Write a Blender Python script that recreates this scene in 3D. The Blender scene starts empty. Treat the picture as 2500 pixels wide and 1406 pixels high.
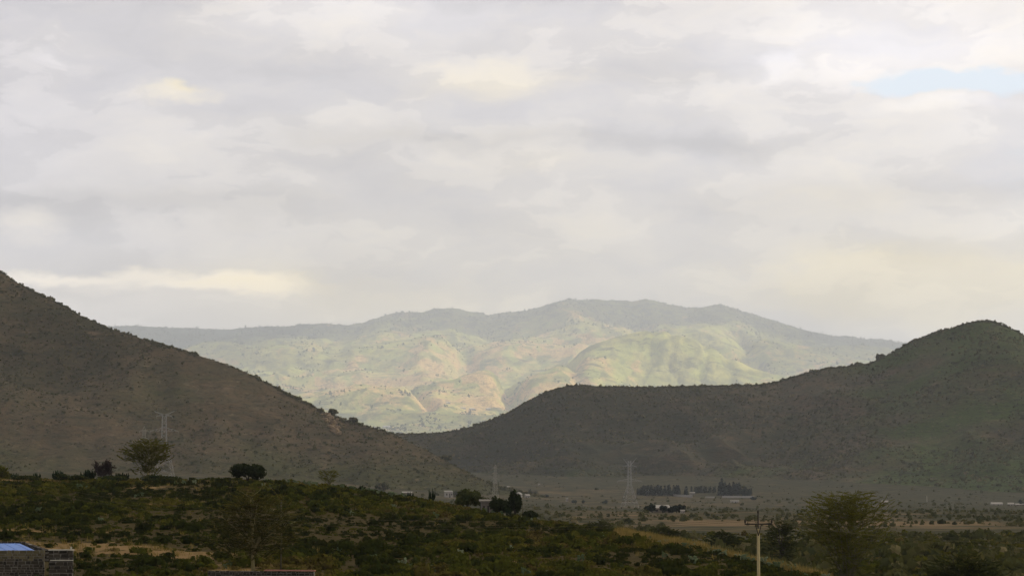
import bpy, math, random
import numpy as np
from mathutils import Vector, Matrix

random.seed(7)
RNG = np.random.default_rng(11)
SC = bpy.context.scene
COL = SC.collection
R = math.radians

# ------------------------------------------------------------------ camera
F = 6431.0                        # focal length in photo pixels (2500 wide)
PITCH = math.atan(437.0 / F)      # horizon lies at y = 1140 of 1406
cam_d = bpy.data.cameras.new('camera')
cam = bpy.data.objects.new('camera', cam_d)
COL.objects.link(cam)
cam_d.sensor_width = 36.0
cam_d.lens = 36.0 * F / 2500.0
cam_d.clip_start = 0.5
cam_d.clip_end = 120000.0
cam.location = (0, 0, 0)          # z = 0 is eye level; the ground lies below
cam.rotation_euler = (math.pi / 2 + PITCH, 0, 0)
SC.camera = cam

# ------------------------------------------------------------------ light
SUN_AZ = 68.0      # degrees clockwise from the view direction (+Y)
SUN_EL = 33.0
SUN_STR = 5.0
SKY_STR = 0.10
SKY_BASE = 0.69
sun_dir = Vector((math.sin(R(SUN_AZ)) * math.cos(R(SUN_EL)), math.cos(R(SUN_AZ)) * math.cos(R(SUN_EL)), math.sin(R(SUN_EL))))
sd = bpy.data.lights.new('sun', 'SUN')
sd.energy = SUN_STR
sd.angle = R(0.5)
sd.color = (1.0, 0.9, 0.74)
sun = bpy.data.objects.new('sun', sd)
COL.objects.link(sun)
sun.rotation_euler = sun_dir.to_track_quat('Z', 'Y').to_euler()
sun.location = sun_dir * 2000

SC.view_settings.view_transform = 'Standard'
SC.view_settings.look = 'None'
SC.view_settings.exposure = 0.3
SC.view_settings.gamma = 1.0
SC.view_settings.use_curve_mapping = False

SC.render.engine = 'CYCLES'
cy = SC.cycles
cy.max_bounces = 6
cy.diffuse_bounces = 3
cy.transmission_bounces = 2
cy.volume_bounces = 0
cy.transparent_max_bounces = 8
cy.caustics_reflective = False
cy.caustics_refractive = False
cy.use_denoising = True
try:
    cy.denoiser = 'OPENIMAGEDENOISE'
    cy.denoising_input_passes = 'RGB_ALBEDO_NORMAL'
except Exception:
    pass


# ------------------------------------------------------------------ node helpers
class NT:
    def __init__(self, tree):
        self.t = tree
        self.n = tree.nodes
        self.l = tree.links

    def new(self, kind, **kw):
        nd = self.n.new(kind)
        for k, v in kw.items():
            setattr(nd, k, v)
        return nd

    def put(self, sock, v):
        if isinstance(v, bpy.types.NodeSocket):
            self.l.new(v, sock)
        elif isinstance(v, (tuple, list)) and len(v) == 3 and sock.type == 'RGBA':
            sock.default_value = (*v, 1)
        else:
            sock.default_value = v

    def math(self, op, a, b=0.0, c=0.0, clamp=False):
        nd = self.new('ShaderNodeMath', operation=op, use_clamp=clamp)
        for i, v in enumerate((a, b, c)):
            self.put(nd.inputs[i], v)
        return nd.outputs[0]

    def mix(self, fac, a, b, mode='MIX'):
        nd = self.new('ShaderNodeMix', data_type='RGBA', blend_type=mode)
        nd.clamp_factor = True
        self.put(nd.inputs['Factor'], fac)
        self.put([s for s in nd.inputs if s.name == 'A' and s.type == 'RGBA'][0], a)
        self.put([s for s in nd.inputs if s.name == 'B' and s.type == 'RGBA'][0], b)
        return [s for s in nd.outputs if s.type == 'RGBA'][0]

    def noise(self, vec, scale, detail=4, rough=0.55, dist=0.0):
        nd = self.new('ShaderNodeTexNoise')
        self.put(nd.inputs['Vector'], vec)
        nd.inputs['Scale'].default_value = scale
        nd.inputs['Detail'].default_value = detail
        nd.inputs['Roughness'].default_value = rough
        nd.inputs['Distortion'].default_value = dist
        return nd.outputs['Fac']

    def voronoi(self, vec, scale, out='Color', rand=1.0):
        nd = self.new('ShaderNodeTexVoronoi')
        self.put(nd.inputs['Vector'], vec)
        nd.inputs['Scale'].default_value = scale
        nd.inputs['Randomness'].default_value = rand
        return nd.outputs[out]

    def ramp(self, fac, stops):
        nd = self.new('ShaderNodeValToRGB')
        self.put(nd.inputs[0], fac)
        el = nd.color_ramp.elements
        while len(el) < len(stops):
            el.new(0.5)
        for e, (p, c) in zip(el, stops):
            e.position = p
            e.color = (*c, 1) if len(c) == 3 else c
        return nd.outputs[0]

    def step(self, v, a, b):
        nd = self.new('ShaderNodeMapRange', interpolation_type='SMOOTHSTEP')
        self.put(nd.inputs[0], v)
        nd.inputs[1].default_value = a
        nd.inputs[2].default_value = b
        return nd.outputs[0]

    def scalevec(self, vec, s, o=(0, 0, 0)):
        nd = self.new('ShaderNodeMapping')
        self.put(nd.inputs['Vector'], vec)
        nd.inputs['Scale'].default_value = s
        nd.inputs['Location'].default_value = o
        return nd.outputs[0]

    def attr(self, name, out='Fac'):
        nd = self.new('ShaderNodeAttribute', attribute_name=name)
        return nd.outputs[out]

    def pos(self):
        return self.new('ShaderNodeNewGeometry').outputs['Position']


# ------------------------------------------------------------------ world: broken cloud over a Nishita sky
def ang(px, py):
    a = (px - 1250) / F
    b = (703 - py) / F
    x, y, z = a, math.cos(PITCH) - b * math.sin(PITCH), math.sin(PITCH) + b * math.cos(PITCH)
    n = math.sqrt(x * x + y * y + z * z)
    return math.degrees(math.atan2(x, y)), math.degrees(math.asin(z / n))


world = bpy.data.worlds.new('World')
SC.world = world
world.use_nodes = True
world.cycles.sampling_method = 'MANUAL'
world.cycles.sample_map_resolution = 256
w = NT(world.node_tree)
w.n.clear()
wo = w.new('ShaderNodeOutputWorld')
bg = w.new('ShaderNodeBackground')
bg.inputs['Strength'].default_value = SKY_STR
w.l.new(bg.outputs[0], wo.inputs[0])
sky = w.new('ShaderNodeTexSky', sky_type='NISHITA')
sky.sun_disc = False
sky.sun_elevation = R(SUN_EL)
sky.sun_rotation = R(SUN_AZ)
sky.altitude = 1800
sky.air_density = 1.0
sky.dust_density = 2.0
tc = w.new('ShaderNodeTexCoord')
sep = w.new('ShaderNodeSeparateXYZ')
w.l.new(tc.outputs['Generated'], sep.inputs[0])
az = w.math('MULTIPLY', w.math('ARCTAN2', sep.outputs[0], sep.outputs[1]), 180 / math.pi)
el = w.math('MULTIPLY', w.math('ARCSINE', sep.outputs[2]), 180 / math.pi)
cmb = w.new('ShaderNodeCombineXYZ')
w.put(cmb.inputs[0], az)
w.put(cmb.inputs[1], w.math('MULTIPLY', el, 2.0))
dirv = cmb.outputs[0]
# domain warp for ragged cloud edges
wn = w.new('ShaderNodeTexNoise')
w.put(wn.inputs['Vector'], dirv)
wn.inputs['Scale'].default_value = 0.45
wn.inputs['Detail'].default_value = 5
wn.inputs['Roughness'].default_value = 0.6
sub = w.new('ShaderNodeVectorMath', operation='SUBTRACT')
w.l.new(wn.outputs['Color'], sub.inputs[0])
sub.inputs[1].default_value = (0.5, 0.5, 0.5)
wa = w.new('ShaderNodeVectorMath', operation='MULTIPLY_ADD')
w.l.new(sub.outputs[0], wa.inputs[0])
wa.inputs[1].default_value = (3.2, 2.6, 0)
w.l.new(dirv, wa.inputs[2])
wvec = wa.outputs[0]          # (azimuth, 2 x elevation) in degrees, warped


def blob(px, py, sx, sy, vec=None):
    """soft patch of cloud around the direction of a photo point"""
    a0, e0 = ang(px, py)
    sx, sy = sx / 112.0, sy / 112.0 * 2
    nd = w.new('ShaderNodeVectorMath', operation='MULTIPLY_ADD')
    w.l.new(vec or wvec, nd.inputs[0])
    nd.inputs[1].default_value = (1 / sx, 1 / sy, 0)
    nd.inputs[2].default_value = (-a0 / sx, -2 * e0 / sy, 0)
    ln = w.new('ShaderNodeVectorMath', operation='LENGTH')
    w.l.new(nd.outputs[0], ln.inputs[0])
    return w.step(ln.outputs['Value'], 1.7, 0.0)


def total(items, start=0.0):
    s = start
    for b, k in items:
        s = w.math('MULTIPLY_ADD', b, k, s)
    return s


# towards the sun the cloud is thinner and whiter
dotn = w.new('ShaderNodeVectorMath', operation='DOT_PRODUCT')
w.l.new(tc.outputs['Generated'], dotn.inputs[0])
dotn.inputs[1].default_value = sun_dir
sunward = w.step(dotn.outputs['Value'], 0.30, 0.85)
n_band = w.noise(w.scalevec(wvec, (0.10, 0.40, 1)), 1.0, 3, 0.5)
n_puff = w.noise(w.scalevec(wvec, (0.20, 0.27, 1)), 1.0, 7, 0.56)
B = {k: blob(*v) for k, v in {
    'mid': (1210, 205, 190, 45), 'top': (780, 40, 330, 70), 'white': (2170, 110, 360, 90), 'glint': (1900, 165, 40, 40),
    'tear': (440, 235, 100, 20), 'left': (75, 548, 80, 34), 'gold': (520, 690, 220, 20), 'gold2': (170, 664, 210, 15), 'glow': (350, 740, 700, 90),
    'right': (2230, 690, 380, 90), 'rim': (2330, 262, 190, 24), 'puff': (150, 150, 42, 24), 'lit': (1350, 400, 200, 34), 'lit2': (1500, 250, 140, 30),
    'dk1': (1150, 340, 380, 26), 'dk2': (1800, 350, 280, 26), 'dk3': (330, 500, 460, 44), 'dk4': (2200, 480, 420, 44), 'dk5': (1600, 180, 180, 40),
    'hole': (2340, 203, 230, 40), 'hole2': (480, 217, 60, 11)}.items()}
shade = w.math('MULTIPLY_ADD', w.math('SUBTRACT', n_band, 0.5), 0.15, SKY_BASE)
shade = w.math('MULTIPLY_ADD', w.math('SUBTRACT', n_puff, 0.5), 0.34, shade)
n_lit = w.noise(w.scalevec(wvec, (0.20, 0.27, 1), (0.12, 0.26, 0)), 1.0, 4, 0.5)
relief = w.math('SUBTRACT', n_puff, n_lit)          # sides of the billows that face the light
shade = w.math('MULTIPLY_ADD', relief, 0.30, shade)
edge = w.step(n_puff, 0.505, 0.525)
shade = w.math('MULTIPLY_ADD', edge, 0.055, shade)
shade = total([(B['mid'], .17), (B['top'], .15), (B['white'], .24), (B['glint'], .16), (B['tear'], .18), (B['left'], .26), (B['gold'], .62), (B['gold2'], .55), (B['glow'], .22), (B['hole2'], .10),
               (B['right'], .10), (B['rim'], .16), (B['puff'], .10), (B['lit'], .07), (B['dk1'], -.14), (B['dk2'], -.13), (B['dk3'], -.13),
               (B['dk4'], -.11), (B['dk5'], -.09)], shade)
shade = w.math('MULTIPLY_ADD', sunward, 0.42, shade)
shade = w.math('MAXIMUM', w.math('MINIMUM', shade, 1.3), 0.45)
warm = total([(B['mid'], .45), (B['tear'], .5), (B['left'], .75), (B['gold'], 1.3), (B['gold2'], 1.2), (B['glow'], .95), (B['hole2'], .6), (B['right'], .9), (B['lit'], .2)])
low = w.step(el, 8.0, 2.0)
warm = w.math('ADD', warm, w.math('MULTIPLY', low, 0.45))
warm = w.math('ADD', warm, w.math('MULTIPLY', w.math('SUBTRACT', n_puff, 0.42), 1.4))
cool = w.math('MULTIPLY', w.step(w.math('ADD', az, el), 3.0, -6.0), 0.5)
tint = w.mix(warm, (0.985, 0.950, 0.985), (1.13, 0.975, 0.66))
tint = w.mix(w.math('MULTIPLY_ADD', B['gold'], 0.9, w.math('MULTIPLY', B['gold2'], 0.8)), tint, (1.18, 0.93, 0.40))
tint = w.mix(cool, tint, (0.935, 0.922, 1.06))
cl = w.new('ShaderNodeVectorMath', operation='SCALE')
w.put(cl.inputs[0], tint)
w.put(cl.inputs['Scale'], w.math('MULTIPLY', shade, 1.0 / SKY_STR))
gap = w.step(w.math('MULTIPLY_ADD', w.math('SUBTRACT', n_puff, 0.5), -1.7, B['hole']), 0.20, 0.62)
blue = w.mix(0.85, sky.outputs[0], (9.0, 9.9, 10.9))
skycol = w.mix(gap, cl.outputs[0], blue)
w.l.new(skycol, bg.inputs['Color'])


# ------------------------------------------------------------------ geometry helpers
def P(px, py, D):
    """world point that the photo shows at (px, py) when it stands D metres away (along Y)"""
    a = (px - 1250) / F
    b = (703 - py) / F
    x, y, z = a, math.cos(PITCH) - b * math.sin(PITCH), math.sin(PITCH) + b * math.cos(PITCH)
    k = D / y
    return Vector((x * k, D, z * k))


def X(px, D):
    return P(px, 1140, D).x


def mesh_np(name, v, f, mat=None, attrs=None, smooth=False):
    """v (N,3), f (M,k) with k 3 or 4, or a list of such arrays"""
    me = bpy.data.meshes.new(name)
    v = np.asarray(v, dtype=np.float32)
    fl = f if isinstance(f, list) else [f]
    fl = [np.asarray(a, dtype=np.int32) for a in fl if len(a)]
    me.vertices.add(len(v))
    me.vertices.foreach_set('co', v.ravel())
    loops = np.concatenate([a.ravel() for a in fl])
    tot = np.concatenate([np.full(len(a), a.shape[1], dtype=np.int32) for a in fl])
    me.loops.add(len(loops))
    me.loops.foreach_set('vertex_index', loops)
    me.polygons.add(len(tot))
    st = np.zeros(len(tot), dtype=np.int32)
    st[1:] = np.cumsum(tot)[:-1]
    me.polygons.foreach_set('loop_start', st)
    if smooth:
        me.polygons.foreach_set('use_smooth', np.ones(len(tot), dtype=bool))
    for k, a in (attrs or {}).items():
        at = me.attributes.new(k, 'FLOAT', 'POINT')
        at.data.foreach_set('value', np.asarray(a, dtype=np.float32))
    me.update(calc_edges=True)
    me.validate()
    if mat:
        me.materials.append(mat)
    return me


def obj(name, me, parent=None, loc=None, rot=None, label=None, cat=None, group=None, kind=None):
    o = bpy.data.objects.new(name, me)
    COL.objects.link(o)
    if parent is not None:
        o.parent = parent
    if loc is not None:
        o.location = loc
    if rot is not None:
        o.rotation_euler = rot
    if label:
        o['label'] = label
    if cat:
        o['category'] = cat
    if group:
        o['group'] = group
    if kind:
        o['kind'] = kind
    return o


def hashn(ix, iy, seed):
    h = (ix.astype(np.int64) * 374761393 + iy.astype(np.int64) * 668265263 + seed * 974711) & 0x7fffffff
    h = ((h ^ (h >> 13)) * 1274126177) & 0x7fffffff
    h = h ^ (h >> 16)
    return (h & 0xffff) / 65535.0


def vnoise(x, y, seed=0):
    ix, iy = np.floor(x), np.floor(y)
    fx, fy = x - ix, y - iy
    fx = fx * fx * fx * (fx * (fx * 6 - 15) + 10)
    fy = fy * fy * fy * (fy * (fy * 6 - 15) + 10)
    a, b = hashn(ix, iy, seed), hashn(ix + 1, iy, seed)
    c, d = hashn(ix, iy + 1, seed), hashn(ix + 1, iy + 1, seed)
    return (a + (b - a) * fx) + ((c + (d - c) * fx) - (a + (b - a) * fx)) * fy


def fbm(x, y, seed=0, octv=5, gain=0.5):
    s, a, t = 0.0, 1.0, 0.0
    for i in range(octv):
        s = s + a * (vnoise(x, y, seed + i * 17) * 2 - 1)
        t += a
        a *= gain
        x, y = x * 2.03 + 13.7, y * 2.03 + 5.1
    return s / t


def ridged(x, y, seed=0, octv=4):
    s, a, t = 0.0, 1.0, 0.0
    for i in range(octv):
        s = s + a * (1 - np.abs(vnoise(x, y, seed + i * 31) * 2 - 1) * 1.6)
        t += a
        a *= 0.5
        x, y = x * 2.1 + 3.3, y * 2.1 + 8.9
    return s / t


def sstep(v, a, b):
    t = np.clip((v - a) / (b - a), 0, 1)
    return t * t * (3 - 2 * t)


def smooth_interp(x, xs, ys, r):
    """piecewise linear through the points, lightly rounded"""
    return (np.interp(x - r, xs, ys) + 2 * np.interp(x, xs, ys) + np.interp(x + r, xs, ys)) / 4


def grid_mesh(name, xs, ys, zf, mat, attrs=None, smooth=True):
    gx, gy = np.meshgrid(xs, ys)
    gz = zf(gx, gy)
    v = np.stack([gx.ravel(), gy.ravel(), gz.ravel()], 1)
    nx, ny = len(xs), len(ys)
    i = (np.arange(ny - 1)[:, None] * nx + np.arange(nx - 1)[None]).ravel()
    f = np.stack([i, i + 1, i + nx + 1, i + nx], 1)
    at = {k: fn(gx, gy, gz).ravel() for k, fn in (attrs or {}).items()}
    return mesh_np(name, v, f, mat, at, smooth)


# ------------------------------------------------------------------ materials
def make_mat(name):
    m = bpy.data.materials.new(name)
    m.use_nodes = True
    m.node_tree.nodes.clear()
    t = NT(m.node_tree)
    out = t.new('ShaderNodeOutputMaterial')
    return m, t, out


def principled(t, out, col, rough=0.85, spec=0.2, metal=0.0, bump=None):
    b = t.new('ShaderNodeBsdfPrincipled')
    t.put(b.inputs['Base Color'], col)
    t.put(b.inputs['Roughness'], rough)
    b.inputs['Specular IOR Level'].default_value = spec
    b.inputs['Metallic'].default_value = metal
    if bump is not None:
        bn = t.new('ShaderNodeBump')
        bn.inputs['Strength'].default_value = bump[1]
        bn.inputs['Distance'].default_value = bump[2]
        t.put(bn.inputs['Height'], bump[0])
        t.l.new(bn.outputs[0], b.inputs['Normal'])
    t.l.new(b.outputs[0], out.inputs[0])
    return b


def plain_mat(name, col, var=0.25, scale=2.0, rough=0.8, spec=0.2, metal=0.0):
    m, t, out = make_mat(name)
    n = t.noise(t.pos(), scale, 5, 0.6)
    c = t.mix(n, tuple(c * (1 - var) for c in col), tuple(min(1, c * (1 + var)) for c in col))
    principled(t, out, c, rough, spec, metal)
    return m


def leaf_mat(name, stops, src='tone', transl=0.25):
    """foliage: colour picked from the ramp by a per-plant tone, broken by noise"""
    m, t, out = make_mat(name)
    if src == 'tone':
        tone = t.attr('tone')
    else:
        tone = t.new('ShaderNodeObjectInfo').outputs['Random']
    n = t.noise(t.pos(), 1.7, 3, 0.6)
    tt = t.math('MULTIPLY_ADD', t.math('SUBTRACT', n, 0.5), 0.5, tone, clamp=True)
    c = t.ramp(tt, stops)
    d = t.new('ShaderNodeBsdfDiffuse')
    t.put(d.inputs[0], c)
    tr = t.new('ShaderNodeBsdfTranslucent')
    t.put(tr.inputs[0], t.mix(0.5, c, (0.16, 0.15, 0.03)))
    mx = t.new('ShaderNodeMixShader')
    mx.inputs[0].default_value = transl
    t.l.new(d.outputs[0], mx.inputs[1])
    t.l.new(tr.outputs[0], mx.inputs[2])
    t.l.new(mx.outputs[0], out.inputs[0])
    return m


SCRUB = [(0.0, (0.011, 0.016, 0.005)), (0.25, (0.027, 0.036, 0.007)), (0.5, (0.058, 0.063, 0.009)), (0.74, (0.098, 0.088, 0.013)),
         (0.88, (0.070, 0.050, 0.018)), (1.0, (0.15, 0.118, 0.034))]
M_scrub = leaf_mat('scrub_leaves', SCRUB)
M_shrub = leaf_mat('shrub_leaves', SCRUB, 'rand')
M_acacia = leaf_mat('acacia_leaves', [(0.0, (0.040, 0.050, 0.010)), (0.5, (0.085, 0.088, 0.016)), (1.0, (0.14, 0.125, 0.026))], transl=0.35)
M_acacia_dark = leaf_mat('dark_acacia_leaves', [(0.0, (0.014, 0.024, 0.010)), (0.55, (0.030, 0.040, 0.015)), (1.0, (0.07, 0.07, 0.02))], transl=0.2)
M_dense = leaf_mat('dense_bush_leaves', [(0.0, (0.012, 0.018, 0.008)), (1.0, (0.028, 0.036, 0.014))], transl=0.08)
M_purple = leaf_mat('bare_twigs', [(0.0, (0.035, 0.026, 0.03)), (1.0, (0.06, 0.045, 0.045))], transl=0.1)
M_pine = leaf_mat('pine_needles', [(0.0, (0.030, 0.043, 0.040)), (1.0, (0.065, 0.080, 0.068))], transl=0.05)
M_grass = leaf_mat('dry_grass_blades', [(0.0, (0.16, 0.125, 0.04)), (0.5, (0.27, 0.19, 0.06)), (1.0, (0.34, 0.24, 0.09))], transl=0.35)
M_cactus = leaf_mat('cactus_pads', [(0.0, (0.10, 0.15, 0.09)), (0.6, (0.17, 0.23, 0.15)), (1.0, (0.25, 0.30, 0.20))], transl=0.1)
M_euph = leaf_mat('candelabra_stems', [(0.0, (0.012, 0.022, 0.010)), (1.0, (0.03, 0.045, 0.02))], transl=0.0)
M_hillscrub = leaf_mat('hill_scrub_leaves', [(0.0, (0.030, 0.037, 0.017)), (0.45, (0.062, 0.066, 0.027)), (0.75, (0.10, 0.092, 0.04)), (1.0, (0.20, 0.165, 0.085))])
M_fartree = leaf_mat('far_tree_leaves', [(0.0, (0.018, 0.030, 0.014)), (0.7, (0.04, 0.06, 0.022)), (1.0, (0.07, 0.085, 0.03))])
M_bark = plain_mat('bark', (0.085, 0.075, 0.045), 0.4, 3.0)
M_bark_y = plain_mat('fever_tree_bark', (0.20, 0.17, 0.075), 0.35, 3.0)
M_bark_d = plain_mat('dark_bark', (0.04, 0.034, 0.028), 0.4, 3.0)
M_steel = plain_mat('galvanised_steel', (0.38, 0.38, 0.37), 0.1, 0.5, 0.5, 0.3, 0.1)
M_steel_w = plain_mat('weathered_steel', (0.33, 0.31, 0.25), 0.15, 0.5, 0.6, 0.3, 0.2)
M_white = plain_mat('whitewash', (0.36, 0.335, 0.30), 0.1, 1.0)
M_sheet = plain_mat('pale_roof_sheet', (0.38, 0.345, 0.30), 0.15, 0.6, 0.5)
M_rust = plain_mat('rusty_roof_sheet', (0.26, 0.16, 0.12), 0.3, 0.8, 0.6)
M_tanwall = plain_mat('tan_plaster', (0.24, 0.20, 0.15), 0.2, 0.8)
M_dark = plain_mat('dark_opening', (0.03, 0.028, 0.025), 0.2, 1.0)
M_wire = plain_mat('wire', (0.10, 0.085, 0.05), 0.1, 1.0, 0.7, 0.1)


def make_ground_mat():
    m, t, out = make_mat('valley_ground')
    p = t.pos()
    n1 = t.noise(p, 0.012, 6, 0.6, 0.4)
    n2 = t.noise(p, 0.06, 6, 0.62)
    n3 = t.noise(p, 0.45, 5, 0.65)
    bare = t.attr('bare')
    grn = t.mix(t.step(n2, 0.36, 0.64), (0.026, 0.030, 0.011), (0.078, 0.066, 0.030))
    dry = t.mix(n3, (0.115, 0.078, 0.036), (0.235, 0.16, 0.08))
    k = t.math('MULTIPLY_ADD', t.math('SUBTRACT', n1, 0.5), 1.6, t.math('MULTIPLY_ADD', t.math('SUBTRACT', n2, 0.5), 1.3, bare))
    c = t.mix(t.step(k, 0.25, 0.85), grn, dry)
    dots = t.voronoi(p, 0.16, 'Distance')
    c = t.mix(t.math('MULTIPLY', t.step(dots, 0.34, 0.2), 0.55), c, (0.035, 0.042, 0.018))
    principled(t, out, c, 0.95, 0.05, bump=(n3, 0.6, 0.6))
    return m


def make_near_mat():
    m, t, out = make_mat('near_soil')
    p = t.pos()
    n1 = t.noise(p, 0.09, 6, 0.6, 0.4)
    n2 = t.noise(p, 0.7, 6, 0.65)
    n3 = t.noise(p, 4.0, 5, 0.65)
    bare = t.attr('bare')
    under = t.mix(n2, (0.022, 0.018, 0.006), (0.088, 0.064, 0.018))
    soil = t.mix(n3, (0.14, 0.088, 0.034), (0.30, 0.195, 0.082))
    k = t.math('MULTIPLY_ADD', t.math('SUBTRACT', n2, 0.5), 1.5, t.math('MULTIPLY_ADD', t.math('SUBTRACT', n1, 0.5), 1.2, bare))
    c = t.mix(t.step(k, 0.35, 0.7), under, soil)
    principled(t, out, c, 0.95, 0.05, bump=(n2, 0.7, 0.25))
    return m


def make_hill_mat(name, brown, grey, green, dark, greenfac):
    m, t, out = make_mat(name)
    p = t.pos()
    ps = t.scalevec(p, (1, 0.8, 2.6))
    n1 = t.noise(ps, 0.006, 6, 0.6, 0.5)
    n2 = t.noise(ps, 0.028, 8, 0.68, 0.4)
    n3 = t.noise(ps, 0.13, 5, 0.7)
    c = t.mix(t.step(n2, 0.38, 0.62), brown, grey)
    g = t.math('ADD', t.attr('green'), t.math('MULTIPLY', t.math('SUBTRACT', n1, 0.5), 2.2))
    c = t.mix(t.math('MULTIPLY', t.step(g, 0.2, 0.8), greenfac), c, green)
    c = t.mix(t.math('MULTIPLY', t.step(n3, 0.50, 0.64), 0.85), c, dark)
    pale = t.step(t.noise(t.scalevec(ps, (1, 1, 1), (300, 90, 40)), 0.09, 5, 0.72), 0.58, 0.68)
    c = t.mix(t.math('MULTIPLY', pale, 0.75), c, (0.20, 0.155, 0.095))
    c = t.mix(t.math('MULTIPLY', t.step(t.math('MULTIPLY_ADD', t.math('SUBTRACT', n2, 0.5), 0.8, t.attr('gully_bush_shade')), 0.30, 0.80), 0.55), c, dark)  # gullies darkened: shade put into the colour along with denser bush
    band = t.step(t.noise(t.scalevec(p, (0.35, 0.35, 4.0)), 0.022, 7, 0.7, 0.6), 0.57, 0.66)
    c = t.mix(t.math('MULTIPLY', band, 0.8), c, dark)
    rock = t.step(t.noise(t.scalevec(p, (0.5, 0.5, 3.0), (50, 0, 9)), 0.026, 7, 0.7, 0.6), 0.60, 0.68)
    c = t.mix(t.math('MULTIPLY', rock, 0.55), c, (0.22, 0.155, 0.10))
    principled(t, out, c, 0.95, 0.05, bump=(n2, 1.0, 6.0))
    return m


def make_far_mat():
    m, t, out = make_mat('far_slopes')
    p = t.scalevec(t.pos(), (0.8, 0.8, 0.8))
    pw = t.scalevec(p, (1, 0.40, 1))
    n1 = t.noise(pw, 0.0024, 8, 0.66, 0.8)
    n2 = t.noise(pw, 0.010, 8, 0.68, 0.5)
    n3 = t.noise(pw, 0.045, 5, 0.72)
    vor = t.voronoi(t.scalevec(p, (1, 0.40, 1)), 0.011, 'Color')
    vs = t.new('ShaderNodeSeparateColor')
    t.l.new(vor, vs.inputs[0])
    forest = t.attr('forest')
    soil = t.attr('soil')
    g = t.mix(t.step(n2, 0.35, 0.65), (0.11, 0.125, 0.04), (0.39, 0.365, 0.10))
    s = t.mix(t.step(n3, 0.35, 0.65), (0.25, 0.16, 0.065), (0.64, 0.45, 0.17))
    k = t.math('MULTIPLY_ADD', t.math('SUBTRACT', n1, 0.5), 2.6, t.math('MULTIPLY_ADD', t.math('SUBTRACT', n2, 0.5), 2.0, soil))
    k = t.math('MULTIPLY_ADD', t.math('SUBTRACT', vs.outputs[0], 0.5), 0.5, k)
    c = t.mix(t.step(k, 0.30, 0.62), g, s)
    c = t.mix(t.math('MULTIPLY', t.step(vs.outputs[1], 0.74, 0.80), 0.4), c, (0.34, 0.38, 0.09))
    hedge = t.step(t.noise(t.scalevec(p, (0.5, 1.2, 1), (70, 10, 0)), 0.012, 7, 0.7, 0.8), 0.56, 0.62)
    c = t.mix(t.math('MULTIPLY', hedge, 0.9), c, (0.045, 0.06, 0.025))
    c = t.mix(t.math('MULTIPLY', t.step(n3, 0.54, 0.66), 0.7), c, (0.06, 0.075, 0.035))
    fk = t.math('MULTIPLY_ADD', t.math('SUBTRACT', n2, 0.5), 2.2, forest)
    c = t.mix(t.step(fk, 0.35, 0.75), c, (0.05, 0.064, 0.03))
    principled(t, out, c, 0.95, 0.03, bump=(n3, 0.8, 10.0))
    return m


# ------------------------------------------------------------------ terrain functions
CR_PX = np.array([-900, 0, 100, 250, 430, 560, 650, 800, 900, 1000, 1100, 1200, 1300, 1370, 1450, 1520, 1600, 1700, 1800, 1900, 2000, 2100, 2300])
CR_PY = np.array([1172, 1170, 1170, 1174, 1172, 1169, 1174, 1186, 1199, 1216, 1236, 1254, 1273, 1279, 1289, 1303, 1316, 1336, 1362, 1386, 1408, 1432, 1490])
CR_D = np.array([440, 435, 432, 430, 428, 424, 420, 410, 400, 388, 375, 360, 345, 335, 322, 312, 300, 285, 270, 256, 242, 230, 205])
CR_X = np.array([P(a, b, d).x for a, b, d in zip(CR_PX, CR_PY, CR_D)])
CR_Z = np.array([P(a, b, d).z for a, b, d in zip(CR_PX, CR_PY, CR_D)])


def near_z(x, y):
    yc = np.interp(x, CR_X, CR_D)
    zc = smooth_interp(x, CR_X, CR_Z, 4.0)
    zb = -11.0
    t = np.clip((y - 150) / np.maximum(yc - 150, 10), -0.5, 1)
    front = zb + (zc - zb) * np.where(t > 0, t * (0.82 + 0.36 * t - 0.18 * t * t), t * 0.8)
    d = np.maximum(y - yc, 0)
    back = zc - 0.0004 * d * d - 0.055 * d
    z = np.where(y < yc, front, back)
    z = z + fbm(x * 0.05, y * 0.05, 5, 4) * 0.35 * sstep(np.abs(y - yc), 0, 25) + fbm(x * 0.3, y * 0.3, 9, 3) * 0.10
    return z


G_Y = np.array([-3000, 250, 330, 380, 450, 900, 1286, 1600, 2000, 2411, 2800, 3050, 3200, 3600, 4000, 4600, 60000])
G_Z = np.array([-12.5, -12.5, -12.0, -12.2, -13.5, -19, -22, -26.5, -32.5, -36, -36, -34.5, -33, -27, -16, -10, -10])


def ground_z(x, y):
    z = smooth_interp(y, G_Y, G_Z, 60.0)
    left = sstep(-x, -120, 420) * sstep(y, 800, 1750)
    z = z + left * np.clip(-z - 5.0, 0, 40)
    right = sstep(x, 260, 700) * sstep(y, 2300, 3000) * (1 - sstep(y, 3300, 4300))
    z = z - right * 8
    amp = 0.25 + 1.2 * sstep(y, 500, 2500)
    z = z + fbm(x * 0.008, y * 0.008, 21, 4) * amp
    return z


LH_PX = np.array([-1400, -900, -500, -200, 0, 12, 30, 60, 100, 150, 200, 240, 256, 280, 330, 400, 480, 560, 600, 650, 700, 760, 800, 850, 900, 950, 1000, 1060, 1120, 1160, 1200, 1260, 1330, 1450])
LH_PY = np.array([760, 600, 560, 600, 662, 668, 684, 700, 719, 744, 772, 789, 797, 806, 822, 842, 866, 892, 909, 934, 959, 989, 1010, 1028, 1040, 1055, 1079, 1109, 1143, 1163, 1183, 1198, 1212, 1250])
LH_D = np.interp(LH_PX, [-1400, 0, 1450], [3300, 3250, 2850])
LH_X = np.array([P(a, b, d).x for a, b, d in zip(LH_PX, LH_PY, LH_D)])
LH_Z = np.array([P(a, b, d).z for a, b, d in zip(LH_PX, LH_PY, LH_D)])


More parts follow.
